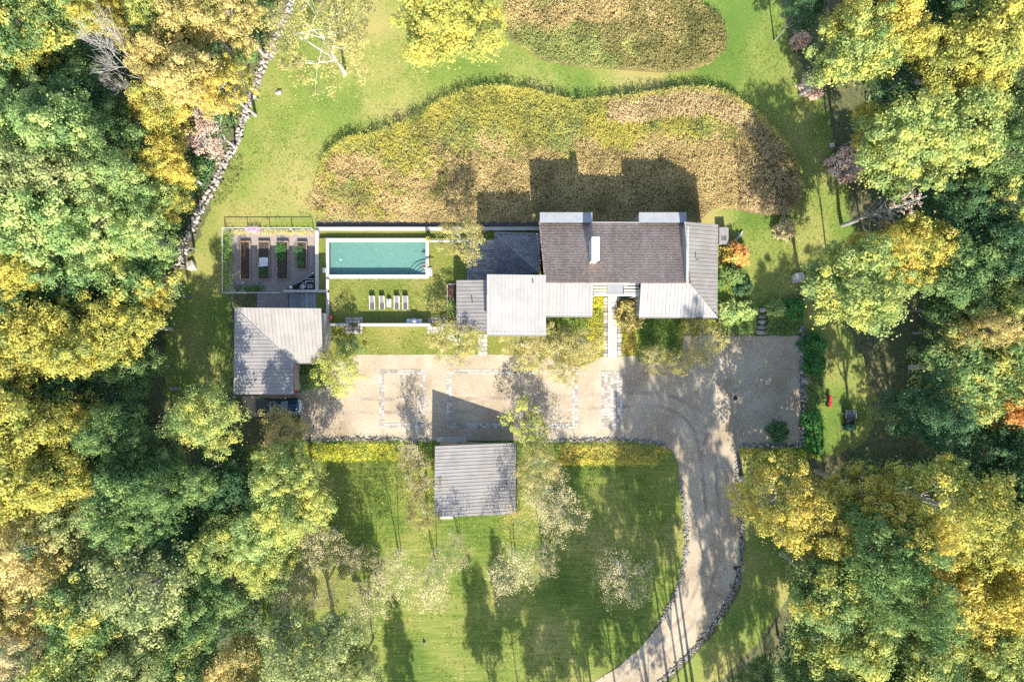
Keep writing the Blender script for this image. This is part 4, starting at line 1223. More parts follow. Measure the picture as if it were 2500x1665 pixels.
clumps('climbing_plants', wpts(553, 565, 572, 714, 22), 'gcgreen', .95, .14, 9, .15, 'climbing green plants along the woodland side of the garden', 'plants', 9, .03)
clumps('herb_border', wpts(577, 698, 648, 713, 18), 'dark', .6, .14, 9, .18, 'dark leafy border along the stairs end of the garden', 'plants', 10, .03)
clumps('herb_border', wpts(600, 697, 645, 712, 7), 'shrub', .75, .18, 8, .24, 'bright broad leaved plants in the garden border near the stairs', 'plants', 11, .03)
# cloth over seedlings
c = W(643.5, 640, .5); cl = MB(); n = 9
vv = []
rdc = random.Random(4)
for i in range(n):
    for j in range(n):
        x = (i / (n - 1) - .5) * 1.15; y = (j / (n - 1) - .5) * 1.15
        vv.append((x + rdc.uniform(-.04, .04), y + rdc.uniform(-.05, .05), .16 + .05 * math.sin(i * 1.7) * math.cos(j * 1.3) + rdc.uniform(-.03, .03)))
cl.add(vv, [(i * n + j, (i + 1) * n + j, (i + 1) * n + j + 1, i * n + j + 1) for i in range(n - 1) for j in range(n - 1)])
o = cl.build('cloth', MAT['cloth'], None, 0, True); o.location = (c.x, c.y, .42); tag(o, 'rumpled white frost cloth lying over the second raised bed', 'cloth')
sm = o.modifiers.new('t', 'SOLIDIFY'); sm.thickness = .02
# pool equipment corner
eq = empty('screen_board', W(690, 702, 0)); tag(eq, 'slanting grey board screening the pool equipment', 'fence')
p, q = W(718, 694, 1.0) - eq.location, W(764, 667, 1.0) - eq.location
dvec = Vector((q.x - p.x, q.y - p.y, 0)); b = MB(); b.box(((p.x + q.x) / 2, (p.y + q.y) / 2, .55), (dvec.length, .12, 1.0), math.atan2(dvec.y, dvec.x)); b.build('board', MAT['paver'], eq)
b = MB(); b.box((q.x, q.y, .6), (.14, .14, 1.2)); b.build('post', MAT['white_paint'], eq)
o = sheet('equipment_pad', [(700, 706), (768, 668), (768, 706)], MAT['soil'], .04); tag(o, 'dark ground of the pool equipment corner', 'ground', None, 'structure')
def barrel(px, py, r, h, mat, name, label, cat, dark=None):
    c = W(px, py, h); o = empty(name, (c.x, c.y, .04)); tag(o, label, cat)
    b = MB(); b.lathe((0, 0, 0), [(r * .92, 0), (r, .1), (r, h * .8), (r * .8, h * .93), (r * .35, h)], 16); b.build('tank', MAT[mat], o, 0, True)
    b = MB(); b.lathe((0, 0, h), [(r * .34, 0), (r * .34, .06), (r * .2, .08)], 10); b.build('cap', MAT[dark or 'dark_metal'], o)
barrel(709, 702, .27, .8, 'steel', 'pool_heater_tank', 'round pale blue tank at the corner of the pool equipment', 'tank', 'white_paint')
barrel(737, 700, .30, .9, 'coping', 'sand_filter', 'round cream sand filter tank with a dark cap', 'tank')
o = empty('pool_pump', W(757, 699, .4)); o.location.z = .04; tag(o, 'grey pool pump box beside the pale wall', 'pump')
b = MB(); b.box((0, 0, .3), (.7, .55, .55)); b.build('housing', MAT['flat_roof'], o, .04)
b = MB(); b.box((.38, -.02, .25), (.3, .4, .45)); b.build('motor', MAT['brick_red'], o, .04)
b = MB(); b.tube([(-.2, .1, .57), (-.2, .1, .72), (.1, .1, .72)], .04, 6); b.build('handle', MAT['black'], o)
o = empty('water_pipes', W(750, 688, .4)); o.location.z = .04; tag(o, 'white plastic pool pipes running to the wall', 'pipes')
b = MB(); b.tube([(-.7, 0, .1), (-.7, 0, .6), (-.2, .35, .65), (1.0, .3, .62)], .045, 7); b.build('pipe', MAT['white_paint'], o)
b = MB(); b.tube([(-.6, -.3, .55), (.1, .05, .62), (.95, .02, .6)], .045, 7); b.build('pipe', MAT['white_paint'], o)
b = MB(); b.tube([(-.3, -.75, .3), (-.02, .1, .72)], .04, 7); b.build('pipe', MAT['white_paint'], o)
b = MB(); b.lathe((-.45, .12, .6), [(.09, 0), (.1, .08), (.04, .14)], 8); b.build('valve', MAT['black'], o)

# ------------------------------------------------------------------ pool furniture
def lounger(px, py, label):
    c = W(px, py, TZ + .3); o = empty('sun_lounger', (c.x, c.y, TZ), random.uniform(-.03, .03)); tag(o, label, 'sun lounger', 'sun loungers beside the pool')
    w, l = .72, 1.75
    for s in (-1, 1):
        b = MB(); b.box((s * (w / 2 - .04), -.05, .30), (.08, l - .1, .06)); b.build('side_rail', MAT['white_paint'], o)
        for y_ in (-.75, .55):
            b = MB(); b.box((s * (w / 2 - .04), y_, .135), (.06, .06, .27)); b.build('leg', MAT['white_paint'], o)
    b = MB(); b.box((0, -.45, .325), (w - .17, .86, .03)); b.build('seat', MAT['sling_dark'], o)
    b = MB(); b.box((0, .42, .47), (w - .17, .92, .03), 0, .32); b.build('backrest', MAT['sling'], o)
    b = MB(); b.box((0, -.87, .31), (w - .17, .05, .05)); b.build('end_rail', MAT['white_paint'], o)
    for s in (-1, 1):
        b = MB(); b.box((s * (w / 2 - .06), .42, .475), (.05, .94, .05), 0, .32); b.build('back_rail', MAT['white_paint'], o)
lounger(908.5, 739, 'sun lounger at the garage end of the row by the pool')
lounger(932.5, 739, 'sun lounger just on the garage side of the small table')
lounger(968.5, 739, 'sun lounger just on the house side of the small table')
lounger(989.5, 739, 'sun lounger at the house end of the row by the pool')
def small_table(px, py, w, l, h, z, label, things=True):
    c = W(px, py, z + h); o = empty('side_table', (c.x, c.y, z)); tag(o, label, 'table')
    b = MB(); b.box((0, 0, h - .025), (w, l, .05)); b.build('table_top', MAT['white_paint'], o, .01)
    for sx in (-1, 1):
        for sy in (-1, 1): b = MB(); b.box((sx * (w / 2 - .05), sy * (l / 2 - .05), h / 2 - .025), (.05, .05, h - .05)); b.build('leg', MAT['white_paint'], o)
small_table(949.5, 739.5, .56, 1.0, .45, TZ, 'small white table standing between the sun loungers')
small_table(791.5, 660, .42, .6, .6, TZ, 'small white stool beside the far end of the pool')
c = W(948.5, 734, TZ + .5); o = empty('vase', (c.x, c.y, TZ + .452)); tag(o, 'dark little vase on the white table between the loungers', 'vase')
b = MB(); b.lathe((0, 0, 0), [(.05, 0), (.09, .06), (.05, .16), (.06, .18)], 10); b.build('body', MAT['truck_blue'], o)
b = MB(); 
for k in range(5): b.tube([(0, 0, .16), (.1 * math.cos(k * 1.3), .1 * math.sin(k * 1.3), .3)], [.012, .03], 4)
b.build('sprigs', LEAF['lime'], o)
# poolside basketball hoop
c = W(1048, 660, TZ + .3); o = empty('pool_hoop', (c.x, c.y, TZ + .05)); tag(o, 'white poolside basketball hoop with a red rim at the pool corner', 'basketball hoop')
b = MB(); b.box((.05, -.25, .16), (.62, .85, .3)); b.build('base', MAT['white_paint'], o, .06)
for s in (-1, 1): b = MB(); b.tube([(s * .2, -.05, .25), (s * .2, .1, 1.0)], .035, 6); b.build('pole', MAT['white_paint'], o)
b = MB(); b.box((-.05, .16, 1.1), (1.55, .06, .08), .12); b.build('crossbar', MAT['red'], o)
b = MB(); b.box((-.05, .14, 1.22), (1.0, .04, .2), .12); b.build('backboard', MAT['white_paint'], o)
ring = MB(); ring.tube([(-.55 + .22 * math.cos(t), .38 + .22 * math.sin(t), .95) for t in [2 * math.pi * k / 14 for k in range(15)]], .018, 5, False); ring.build('rim', MAT['red'], o)
# gas grill
c = W(1011, 784, TZ + 1); o = empty('gas_grill', (c.x, c.y, TZ)); tag(o, 'stainless gas grill with two side shelves against the pool wall', 'grill')
b = MB(); b.box((0, 0, .42), (.8, .55, .78)); b.build('cabinet', MAT['dark_metal'], o, .02)
b = MB(); b.tube([(-.4, 0, .88), (.4, 0, .88)], .29, 14); b.build('lid', MAT['steel'], o, 0, True)
for s in (-1, 1): b = MB(); b.box((s * .70, 0, .85), (.56, .5, .06)); b.build('side_shelf', MAT['steel'], o, .015)
b = MB(); b.tube([(-.3, .33, .95), (.3, .33, .95)], .02, 6); b.build('handle', MAT['chrome'], o)
# potted topiary at the pool corner
t = plant('ball', 0, 'lime', 1047.5, 585, 6.6, 1.1, 'round yellow green topiary in a pot at the pool corner', 'potted plant', base=TZ + .35)
b = MB(); b.lathe((0, 0, -.34 / (1.1 / .9)), [(.32, 0), (.42, .3), (.36, .32)], 12); b.build('pot', MAT['dark_metal'], t)
pl = empty('planter_box', W(1104, 737, 0)); tag(pl, 'dark raised planter along the small metal roof', 'planter'); pl.location.z = TZ
x0, y0, x1, y1 = terrace_rect(1093, 695, 1114, 782, TZ + .3); L0 = pl.location
b = MB(); b.slab(x0 - L0.x, y0 - L0.y, x1 - L0.x, y1 - L0.y, 0, .3); b.build('soil', MAT['soil'], pl)
for xa_, xb_, ya_, yb_ in ((x0 - .1, x0, y0, y1), (x0, x1, y1, y1 + .1)): b = MB(); b.slab(xa_ - L0.x, ya_ - L0.y, xb_ - L0.x, yb_ - L0.y, 0, .36); b.build('kerb', MAT['coping'], pl)
clumps('planter_flowers', wpts(1094, 730, 1113, 780, 18), 'gcgreen', .5, .15, 8, .14, 'mixed green plants in the dark planter', 'plants', 12, TZ + .3)
clumps('planter_flowers', wpts(1094, 697, 1113, 728, 14), 'russet', .4, .12, 7, .11, 'russet plants in the dark planter', 'plants', 13, TZ + .3)

# ------------------------------------------------------------------ vehicles
tk = empty('pickup_truck', W(678.5, 991, .9)); tk.location.z = .05; tag(tk, 'dark blue pickup truck with a covered bed parked behind the garage', 'pickup truck')
Lh, Wh = 2.78, .93
def ring_prism(b, prof, w0, w1=None):
    """prof: side outline (x, z); extruded over y."""
    w1 = w1 or w0
    n = len(prof)
    b.add([(x, -w0, z) for x, z in prof] + [(x, w0, z) for x, z in prof],
          [tuple(range(n)), tuple(range(2 * n - 1, n - 1, -1))] + [(i, n + i, n + (i + 1) % n, (i + 1) % n) for i in range(n)])
b = MB(); ring_prism(b, [(-2.72, .48), (-2.78, .62), (-2.76, 1.12), (-1.1, 1.14), (-1.0, 1.16), (1.0, 1.17), (1.15, 1.16), (2.35, 1.06), (2.66, .98), (2.76, .8), (2.74, .46)], Wh); b.build('body', MAT['truck_blue'], tk, .06, True)
b = MB(); bot = [(-1.02, -.86, 1.15), (1.42, -.86, 1.15), (1.42, .86, 1.15), (-1.02, .86, 1.15)]; top = [(-.82, -.68, 1.84), (.62, -.68, 1.84), (.62, .68, 1.84), (-.82, .68, 1.84)]
b.prism(top, bot); b.build('cab', MAT['truck_blue'], tk, .07, True)
def quad(b, pts, off):
    a, c_, d_ = Vector(pts[0]), Vector(pts[1]), Vector(pts[2]); nn = (c_ - a).cross(d_ - a).normalized() * off
    b.prism([tuple(Vector(p) + nn) for p in pts], [tuple(Vector(p) - nn) for p in pts])
b = MB(); quad(b, [(1.36, -.72, 1.22), (1.36, .72, 1.22), (.70, .60, 1.78), (.70, -.60, 1.78)], .03); b.build('windshield', MAT['glass'], tk)
b = MB(); quad(b, [(-.99, .68, 1.25), (-.99, -.68, 1.25), (-.84, -.58, 1.76), (-.84, .58, 1.76)], .03); b.build('rear_window', MAT['glass'], tk)
for s in (-1, 1):
    for xa_, xb_ in ((-.78, .05), (.12, .95)):
        b = MB(); pts = [(xa_, s * .835, 1.24), (xb_ + .1 * (xb_ > .5), s * .835, 1.24), (xb_ - .22 * (xb_ > .5), s * .705, 1.76), (xa_ + .06, s * .705, 1.76)]
        quad(b, pts if s < 0 else pts[::-1], .02); b.build('side_window', MAT['glass'], tk)
    b = MB(); b.box((1.08, s * 1.06, 1.26), (.14, .24, .2)); b.build('mirror', MAT['chrome'], tk, .03)
    b = MB(); b.box((2.66, s * .68, .86), (.16, .36, .2)); b.build('headlight', MAT['chrome'], tk, .03)
    b = MB(); b.box((-2.77, s * .84, .92), (.05, .14, .3)); b.build('tail_light', MAT['red'], tk)
    for xa_ in (-.1, -.95): b = MB(); b.box((xa_ + .6, s * .945, 1.02), (.2, .03, .04)); b.build('door_handle', MAT['chrome'], tk)
    for x_ in (-1.75, 1.72):
        b = MB(); b.tube([(x_, s * .70, .38), (x_, s * .95, .38)], .39, 18); wh = b.build('wheel', MAT['rubber'], tk)
        b = MB(); b.tube([(x_, s * .951, .38), (x_, s * .965, .38)], .23, 12); b.build('rim', MAT['steel'], wh)
        b = MB(); b.tube([(x_ - .48, s * .935, .55), (x_ - .3, s * .945, .82), (x_, s * .95, .9), (x_ + .3, s * .945, .82), (x_ + .48, s * .935, .55)], .045, 6); b.build('fender', MAT['truck_blue'], tk)
b = MB()
b.box((-1.93, 0, 1.16), (1.6, 1.66, .05)); cv = b.build('bed_cover', MAT['truck_cover'], tk, .015)
for x_ in (-2.45, -1.93, -1.42): b = MB(); b.box((x_, 0, 1.19), (.05, 1.6, .02)); b.build('cover_seam', MAT['black'], cv)
b = MB(); b.tube([(2.60, -.92, .6), (2.80, -.6, .62), (2.86, 0, .63), (2.80, .6, .62), (2.60, .92, .6)], .11, 8); b.build('bumper', MAT['chrome'], tk, 0, True)
b = MB(); b.box((2.72, 0, .85), (.1, .92, .26)); b.build('grille', MAT['chrome'], tk, .02)
b = MB(); b.box((-2.83, 0, .55), (.16, 1.8, .18)); b.build('bumper', MAT['chrome'], tk, .03)

ut = empty('utility_vehicle', W(2075, 1026, .6)); ut.location.z = .02; tag(ut, 'small green utility vehicle with a grey cargo bed parked on the shaded grass', 'utility vehicle')
b = MB(); b.box((0, .02, .42), (1.1, 2.5, .26)); b.build('chassis', MAT['black'], ut, .04)
b = MB(); b.prism([(-.5, -1.25, .78), (.5, -1.25, .78), (.52, -.55, .98), (-.52, -.55, .98)], [(-.62, -1.38, .45), (.62, -1.38, .45), (.62, -.5, .5), (-.62, -.5, .5)]); b.build('hood', MAT['green_paint'], ut, .08, True)
b = MB(); b.box((0, -.05, .72), (1.15, .42, .14)); b.build('seat', MAT['black'], ut, .05)
b = MB(); b.box((0, .2, .98), (1.12, .1, .45)); b.build('backrest', MAT['black'], ut, .04)
b = MB(); b.slab(-.62, .3, .62, 1.3, .62, .7); bed = b.build('cargo_bed', MAT['flat_roof'], ut)
for c_, s_ in (((-.62, .8), (.06, 1.0)), ((.62, .8), (.06, 1.0)), ((0, 1.3), (1.3, .06)), ((0, .3), (1.3, .06))):
    b = MB(); b.box((c_[0], c_[1], .84), (s_[0], s_[1], .28)); b.build('bed_side', MAT['greystone'], bed)
b = MB(); b.tube([(-.28 + .17 * math.cos(t), -.42 + .12 * math.sin(t), 1.08 + .1 * math.sin(t)) for t in [2 * math.pi * k / 12 for k in range(13)]], .02, 5, False); b.build('steering_wheel', MAT['black'], ut)
for s in (-1, 1):
    for y_ in (-.92, .85):
        b = MB(); b.tube([(s * .52, y_, .3), (s * .74, y_, .3)], .3, 14); wh = b.build('wheel', MAT['rubber'], ut)
        b = MB(); b.tube([(s * .741, y_, .3), (s * .75, y_, .3)], .15, 10); b.build('rim', MAT['white_paint'], wh)
    b = MB(); b.tube([(s * .56, .2, .55), (s * .56, .18, 1.55)], .03, 6); b.build('roll_bar', MAT['black'], ut)
    b = MB(); b.box((s * .36, -1.34, .68), (.2, .06, .1)); b.build('headlight', MAT['chrome'], ut)
b = MB(); b.tube([(-.56, .18, 1.55), (.56, .18, 1.55)], .03, 6); b.build('roll_bar', MAT['black'], ut)

im = empty('tow_implement', W(2026, 979, .4)); im.location.z = .02; tag(im, 'red tow behind implement with a black frame on the grass behind the court wall', 'farm implement')
b = MB(); b.box((0, 0, .5), (.36, 1.5, .3)); b.build('hopper', MAT['red'], im, .05)
b = MB()
for y_ in (-.5, 0, .5): b.box((-.45, y_, .3), (.75, .05, .05))
b.box((-.82, 0, .3), (.05, 1.1, .05)); b.build('frame', MAT['black'], im)
b = MB(); b.tube([(.15, 0, .4), (1.0, .02, .3)], .03, 6); b.build('tow_bar', MAT['wood'], im)
for s in (-1, 1):
    b = MB(); b.tube([(-.2, s * .6, .2), (-.2, s * .7, .2)], .2, 12); b.build('wheel', MAT['rubber'], im)

bn = empty('garden_bench', W(424, 949, .4)); bn.location.z = .02; tag(bn, 'small grey stone bench in the dappled shade by the woods', 'bench')
b = MB(); b.box((0, 0, .42), (1.05, .42, .09)); b.build('seat', MAT['paver'], bn, .02)
for s in (-1, 1): b = MB(); b.box((s * .38, 0, .19), (.12, .34, .38)); b.build('leg', MAT['paver'], bn)
o = empty('marker_post', W(1036, 1569, 0)); tag(o, 'short white marker post alone on the striped lawn', 'post')
b = MB(); b.lathe((0, 0, 0), [(.15, 0), (.17, .05), (.16, .32), (.1, .42)], 12); b.build('post', MAT['white_paint'], o)
b = MB(); b.lathe((0, 0, .42), [(.1, 0), (.1, .03), (.05, .05)], 10); b.build('cap', MAT['dark_metal'], o)
# grey trunks and logs
def log(px0, py0, px1, py1, r, label, mat='bark_pale'):
    a, b_ = W(px0, py0, r), W(px1, py1, r); o = empty('fallen_log', (a.x, a.y, 0)); tag(o, label, 'log')
    d = b_ - a; m = MB(); m.tube([(0, 0, r), d * .5 + Vector((.1, .1, r + .05)), d + Vector((0, 0, r))], [r, r * .9, r * .7], 8); m.build('log', MAT[mat], o)
    m = MB(); m.tube([d * .6 + Vector((0, 0, r)), d * .6 + Vector((.5, .4, r + .5))], [r * .4, r * .15], 5); m.build('branch_stub', MAT[mat], o)
log(2140, 238, 2205, 198, .22, 'grey fallen log on the dark ground below the yellow maples')
log(2178, 155, 2210, 138, .16, 'short grey fallen log half hidden under the topmost yellow maples')
log(2360, 438, 2425, 400, .2, 'pale fallen log in a dark gap among the green trees')
log(2210, 1135, 2330, 1165, .26, 'long pale fallen trunk above the sparse yellow crown')


# ------------------------------------------------------------------ meadow beds
def to_px(p):   # ground points back to photo pixels, to lay out plant zones
    return np.stack([p[:, 0] * PPM + 1250, -p[:, 1] * PPM + 832.5], 1)

M1 = [(764, 520), (770, 470), (788, 400), (840, 348), (930, 325), (1010, 292), (1080, 250), (1150, 222), (1230, 218), (1330, 235), (1400, 250), (1470, 246), (1560, 236), (1650, 222),
      (1730, 222), (1800, 250), (1860, 300), (1915, 360), (1945, 420), (1950, 480), (1930, 520), (1880, 528), (1840, 522), (1790, 512), (1740, 510), (1718, 530), (1712, 545), (1500, 545), (1300, 542), (1000, 541)]
M2 = [(1235, -90), (1240, 20), (1215, 70), (1280, 120), (1330, 150), (1420, 165), (1520, 172), (1640, 178), (1730, 158), (1770, 120), (1770, 70), (1740, 30), (1690, -5), (1650, -90)]
for nm, q, lab in (('meadow_soil', M1, 'brown earth under the large meadow bed behind the house'), ('meadow_soil', M2, 'brown earth under the far meadow bed')):
    o = sheet(nm, q, MAT['meadow_soil'], .04, True, .0, 1.5); tag(o, lab, 'soil', None, 'structure')
P1 = poly_points(px_poly(M1), 38, RNG); X1 = to_px(P1)
nz = vnoise(P1, 3.2, 3) * .45 + vnoise(P1, 1.2, 4) * .3 + RNG.uniform(0, 1, len(P1)) * .25
poly1 = np.array([[p[0], p[1]] for p in M1], float)
def edge_dist(X, poly):
    d = np.full(len(X), 1e9)
    for i in range(len(poly)):
        a, b_ = poly[i], poly[(i + 1) % len(poly)]
        ab = b_ - a; t = np.clip(((X - a) @ ab) / (ab @ ab + 1e-9), 0, 1)
        d = np.minimum(d, np.linalg.norm(X - (a + t[:, None] * ab), axis=1))
    return d
ED = edge_dist(X1, poly1)
goldline = np.interp(X1[:, 0], [760, 900, 1050, 1150, 1300, 1480, 1600, 1750, 1860, 1950], [500, 470, 400, 350, 375, 365, 330, 320, 400, 520])
score = (goldline - X1[:, 1]) / 55 + (nz - .5) * 3.4
left = X1[:, 0] < 1090
score = np.where(left, (nz - .50) * 3.4 + (410 - X1[:, 1]) / 150, score)
tall = (X1[:, 0] > 1480) & (X1[:, 1] < 540) & (ED < 62 + 30 * (nz - .5)) & (X1[:, 0] + X1[:, 1] * .0 > 1480) & (X1[:, 1] < 540) & ~((X1[:, 0] < 1800) & (X1[:, 1] > 400))
tall |= (X1[:, 0] > 1800) & (nz > .46)
gold = (score > 0) & ~tall
greenp = gold & (vnoise(P1, 2.4, 9) * .6 + RNG.uniform(0, 1, len(P1)) * .4 > .6)
gold &= ~greenp
rest = ~(gold | tall | greenp)
front = np.clip((540 - X1[:, 1]) / 60, .35, 1)
clumps('meadow_grass', P1[rest], 'm_tan', .75 * front[rest], .12, 6, .17, 'tan dry grass filling the large meadow behind the house', 'meadow grass', 21)
clumps('goldenrod', P1[gold], 'm_gold', 1.0, .13, 7, .17, 'yellow goldenrod drifts in the large meadow', 'goldenrod', 22)
clumps('meadow_plants', P1[greenp], 'm_green', .9, .13, 7, .18, 'green leafy plants among the goldenrod', 'plants', 23)
clumps('tall_seed_heads', P1[tall], 'm_brown', 1.35, .09, 7, .18, 'tall brown seed heads round the far rim of the large meadow', 'meadow plants', 24)
rim = (ED < 5 + 12 * RNG.uniform(0, 1, len(P1)) ** 2 * vnoise(P1, 1.5, 12) * 2) & (X1[:, 1] < 420)
clumps('meadow_rim_plants', P1[rim], 'm_gold', 1.6, .12, 8, .18, 'taller stems standing along the upper rim of the large meadow', 'meadow plants', 25)
P2 = poly_points(px_poly(M2), 38, RNG); X2 = to_px(P2)
n2 = vnoise(P2, 2.8, 5) * .45 + vnoise(P2, 1.1, 6) * .3 + RNG.uniform(0, 1, len(P2)) * .25
gr2 = ((X2[:, 0] < 1500 + (n2 - .5) * 500) & (X2[:, 1] > 70 + (n2 - .5) * 150) & (n2 > .36)) | (n2 > .78)
ol2 = ~gr2 & ((X2[:, 0] < 1560 + (n2 - .5) * 420) & (X2[:, 1] < 85 + (n2 - .5) * 160))
clumps('meadow_plants', P2[gr2], 'm_green', .8, .13, 6, .2, 'green leafy drift in the far meadow bed', 'plants', 26)
clumps('meadow_plants', P2[ol2], 'm_tan', .9, .12, 6, .2, 'golden brown drift at the top of the far meadow bed', 'plants', 27)
clumps('meadow_grass', P2[~gr2 & ~ol2], 'm_olive', .85, .11, 6, .2, 'olive brown grasses at the rounded end of the far meadow bed', 'meadow grass', 28)

# planted beds
def bed(name, poly, mat, h, label, cat, dens=22, size=.14, per=7, seed=31, z=.03, spread=.12, curve=False):
    return clumps(name, poly_points(px_poly(poly, curve), dens, np.random.default_rng(seed)), mat, h, spread, per, size, label, cat, seed, z)
bed('ground_cover', [(1365, 1082), (1620, 1088), (1640, 1104), (1600, 1130), (1365, 1132)], 'ocover', 1.0, 'amber ground cover bed between the gravel and the striped lawn', 'ground cover', seed=31)
bed('ground_cover', [(1365, 1118), (1600, 1120), (1600, 1132), (1365, 1134)], 'gcover', .5, 'yellow edge of the long amber bed', 'ground cover', seed=32)
bed('ground_cover', [(748, 1082), (990, 1082), (990, 1122), (760, 1122)], 'gcover', .95, 'yellow green ground cover between the pickup and the outbuilding', 'ground cover', seed=33)
bed('ground_cover', [(1436, 724), (1472, 724), (1472, 850), (1428, 850)], 'gcover', .45, 'bright yellow ground cover beside the walkway', 'ground cover', seed=34, dens=30)
bed('ground_cover', [(1519, 826), (1555, 826), (1555, 868), (1519, 868)], 'ocover', .4, 'small square of amber ground cover beside the walkway', 'ground cover', seed=35, dens=32)
bed('ground_cover', [(1519, 800), (1556, 800), (1556, 827), (1519, 827)], 'gcover', .4, 'narrow yellow ground cover below the rounded shrub', 'ground cover', seed=36, dens=30)
bed('ground_cover', [(1557, 774), (1664, 774), (1664, 884), (1557, 884)], 'gcgreen', .35, 'square green bed below the front metal roof', 'ground cover', seed=37, dens=30)
bed('ground_cover', [(1333, 774), (1436, 774), (1430, 850), (1333, 850)], 'gcgreen', .4, 'green bed below the middle metal roof', 'ground cover', seed=38, dens=26)
bed('ground_cover', [(1260, 840), (1330, 830), (1470, 845), (1460, 872), (1420, 896), (1370, 886), (1330, 872), (1262, 868)], 'tan', .4, 'mixed olive bed at the edge of the gravel court', 'ground cover', seed=39, dens=26)
bed('ground_cover', [(1664, 782), (1760, 782), (1760, 818), (1690, 818)], 'gcover', .5, 'yellow green bed at the corner of the house and the court', 'ground cover', seed=40)
bed('ground_cover', [(1760, 775), (1842, 775), (1842, 818), (1760, 818)], 'gcgreen', .6, 'green bank beside the stone steps on the house side', 'ground cover', seed=41)
bed('ground_cover', [(1868, 775), (1950, 775), (1950, 818), (1868, 818)], 'gcgreen', .6, 'green bank beside the stone steps on the wall side', 'ground cover', seed=42)
bed('ground_cover', [(1804, 1094), (1990, 1094), (1990, 1118), (1804, 1116)], 'gcover', .5, 'low yellow green bed along the end wall of the court', 'ground cover', seed=43)
bed('ground_cover', [(1545, 725), (1560, 725), (1556, 775), (1512, 760), (1520, 730)], 'gcgreen', .5, 'dark green bed against the house wall by the front door', 'ground cover', seed=44)
bed('ground_cover', [(1456, 700), (1478, 700), (1478, 720), (1456, 720)], 'lime', .6, 'bright yellow plant under the entry pergola', 'plant', seed=45, dens=40)
bed('ground_cover', [(720, 890), (780, 890), (775, 950), (722, 952)], 'gcgreen', .4, 'green bed in the corner of the garage', 'ground cover', seed=46, dens=26)
bed('ground_cover', [(775, 541), (1150, 541), (1150, 530), (775, 528)], 'm_brown', .25, 'short reddish brown plants along the front edge of the meadow', 'ground cover', seed=47, dens=20)
bed('ground_cover', [(575, 380), (596, 385), (590, 440), (550, 500), (520, 515), (540, 450)], 'm_green', .5, 'long green weeds between the fieldstone wall and the lawn', 'weeds', seed=48, dens=20)
bed('ground_cover', [(1990, 910), (2010, 910), (2012, 985), (1972, 990), (1968, 930)], 'dark', .25, 'low weeds among loose stones behind the court wall', 'weeds', seed=49, dens=12)

stp = empty('stone_steps', W(1856, 785, 0)); tag(stp, 'rough grey stone steps climbing through the green bank', 'steps')
for i, py_ in enumerate((812, 799, 786, 773, 758)):
    c = W(1857, py_) - stp.location; place(ROCKS['greystone'][i], 'step', stp, (c.x, c.y, .2 + .1 * i), (1.25 - .06 * i, .62, .4 + .08 * i), random.uniform(-.1, .1))

# ------------------------------------------------------------------ fallen leaves and undergrowth
def scatter_litter(poly, dens, label, seed, z=.045, size=.13, mat='litter'):
    pts = poly_points(px_poly(poly, False), dens, np.random.default_rng(seed))
    rng = np.random.default_rng(seed + 1); n = len(pts)
    keep = rng.uniform(0, 1, n) < vnoise(pts, 2.5, seed) ** 1.3 * 1.4
    pts = pts[keep]; n = len(pts)
    c = np.column_stack([pts, np.full(n, z) + rng.uniform(.0, .02, n)])
    nm = rng.normal(size=(n, 3)) * .25; nm[:, 2] = 1
    v, f, t = leaves(c, nm, size * rng.uniform(.5, 1.2, n), rng, rng.uniform(0, 1, n))
    o = link('fallen_leaves', np_mesh('fallen_leaves', v, f, LEAF[mat], t)); tag(o, label, 'leaves', None, 'stuff')
scatter_litter([(808, 684), (1090, 684), (1090, 760), (808, 760)], 3.0, 'yellow fallen leaves scattered round the sun loungers', 51, TZ + .015)
scatter_litter([(1050, 592), (1140, 592), (1135, 690), (1050, 684)], 2.5, 'fallen leaves under the tree beside the pool', 52, TZ + .015)
scatter_litter([(860, 800), (1166, 815), (1166, 866), (860, 866)], 2.6, 'yellow fallen leaves on the front lawn', 53, .06)
scatter_litter([(700, 60), (1250, 110), (1250, 210), (1000, 280), (780, 400), (620, 380)], 1.8, 'pale fallen leaves on the lawn below the white birch', 54, .05)
scatter_litter([(900, 1130), (1650, 1140), (1660, 1400), (1400, 1660), (860, 1660)], 1.6, 'sparse fallen leaves on the striped lawn', 55, .05)
scatter_litter([(740, 870), (1660, 890), (1660, 1060), (740, 1060)], .5, 'brown fallen leaves lying on the gravel court', 56, .075, .1, 'russet')
scatter_litter([(1960, 780), (2260, 700), (2260, 1100), (1960, 1120)], 3.5, 'russet leaf litter on the shaded ground behind the court wall', 57, .05, .14, 'russet')
scatter_litter([(1960, 100), (2200, 100), (2200, 560), (2080, 620), (2030, 250)], 3.0, 'russet leaf litter under the maples east of the meadow', 58, .05, .14, 'russet')
scatter_litter([(1815, 1120), (1990, 1160), (1990, 1420), (1700, 1690), (1620, 1690), (1810, 1440)], 2.2, 'leaf litter on the shaded verge of the curved drive', 59, .05, .11, 'russet')
scatter_litter([(1400, 190), (1800, 190), (1960, 30), (2040, 300), (2050, 560), (1960, 740), (1790, 740), (1960, 500), (1940, 330), (1800, 225), (1560, 215)], 1.0, 'sparse fallen leaves on the lawn strip round the large meadow', 63, .05)
scatter_litter([(810, 596), (1030, 596), (1030, 664), (810, 664)], .25, 'a few yellow leaves floating on the pool water', 64, .69, .1)
def tufts(poly, dens, label, seed, z=.02, mat='tuft'):
    pts = poly_points(px_poly(poly, False), dens, np.random.default_rng(seed))
    pts = pts[vnoise(pts, 1.6, seed) * .7 + vnoise(pts, 6.0, seed + 1) * .3 > .42]
    clumps('grass', pts, mat, .07, .07, 4, .12, label, 'grass', seed, z, 2.0)
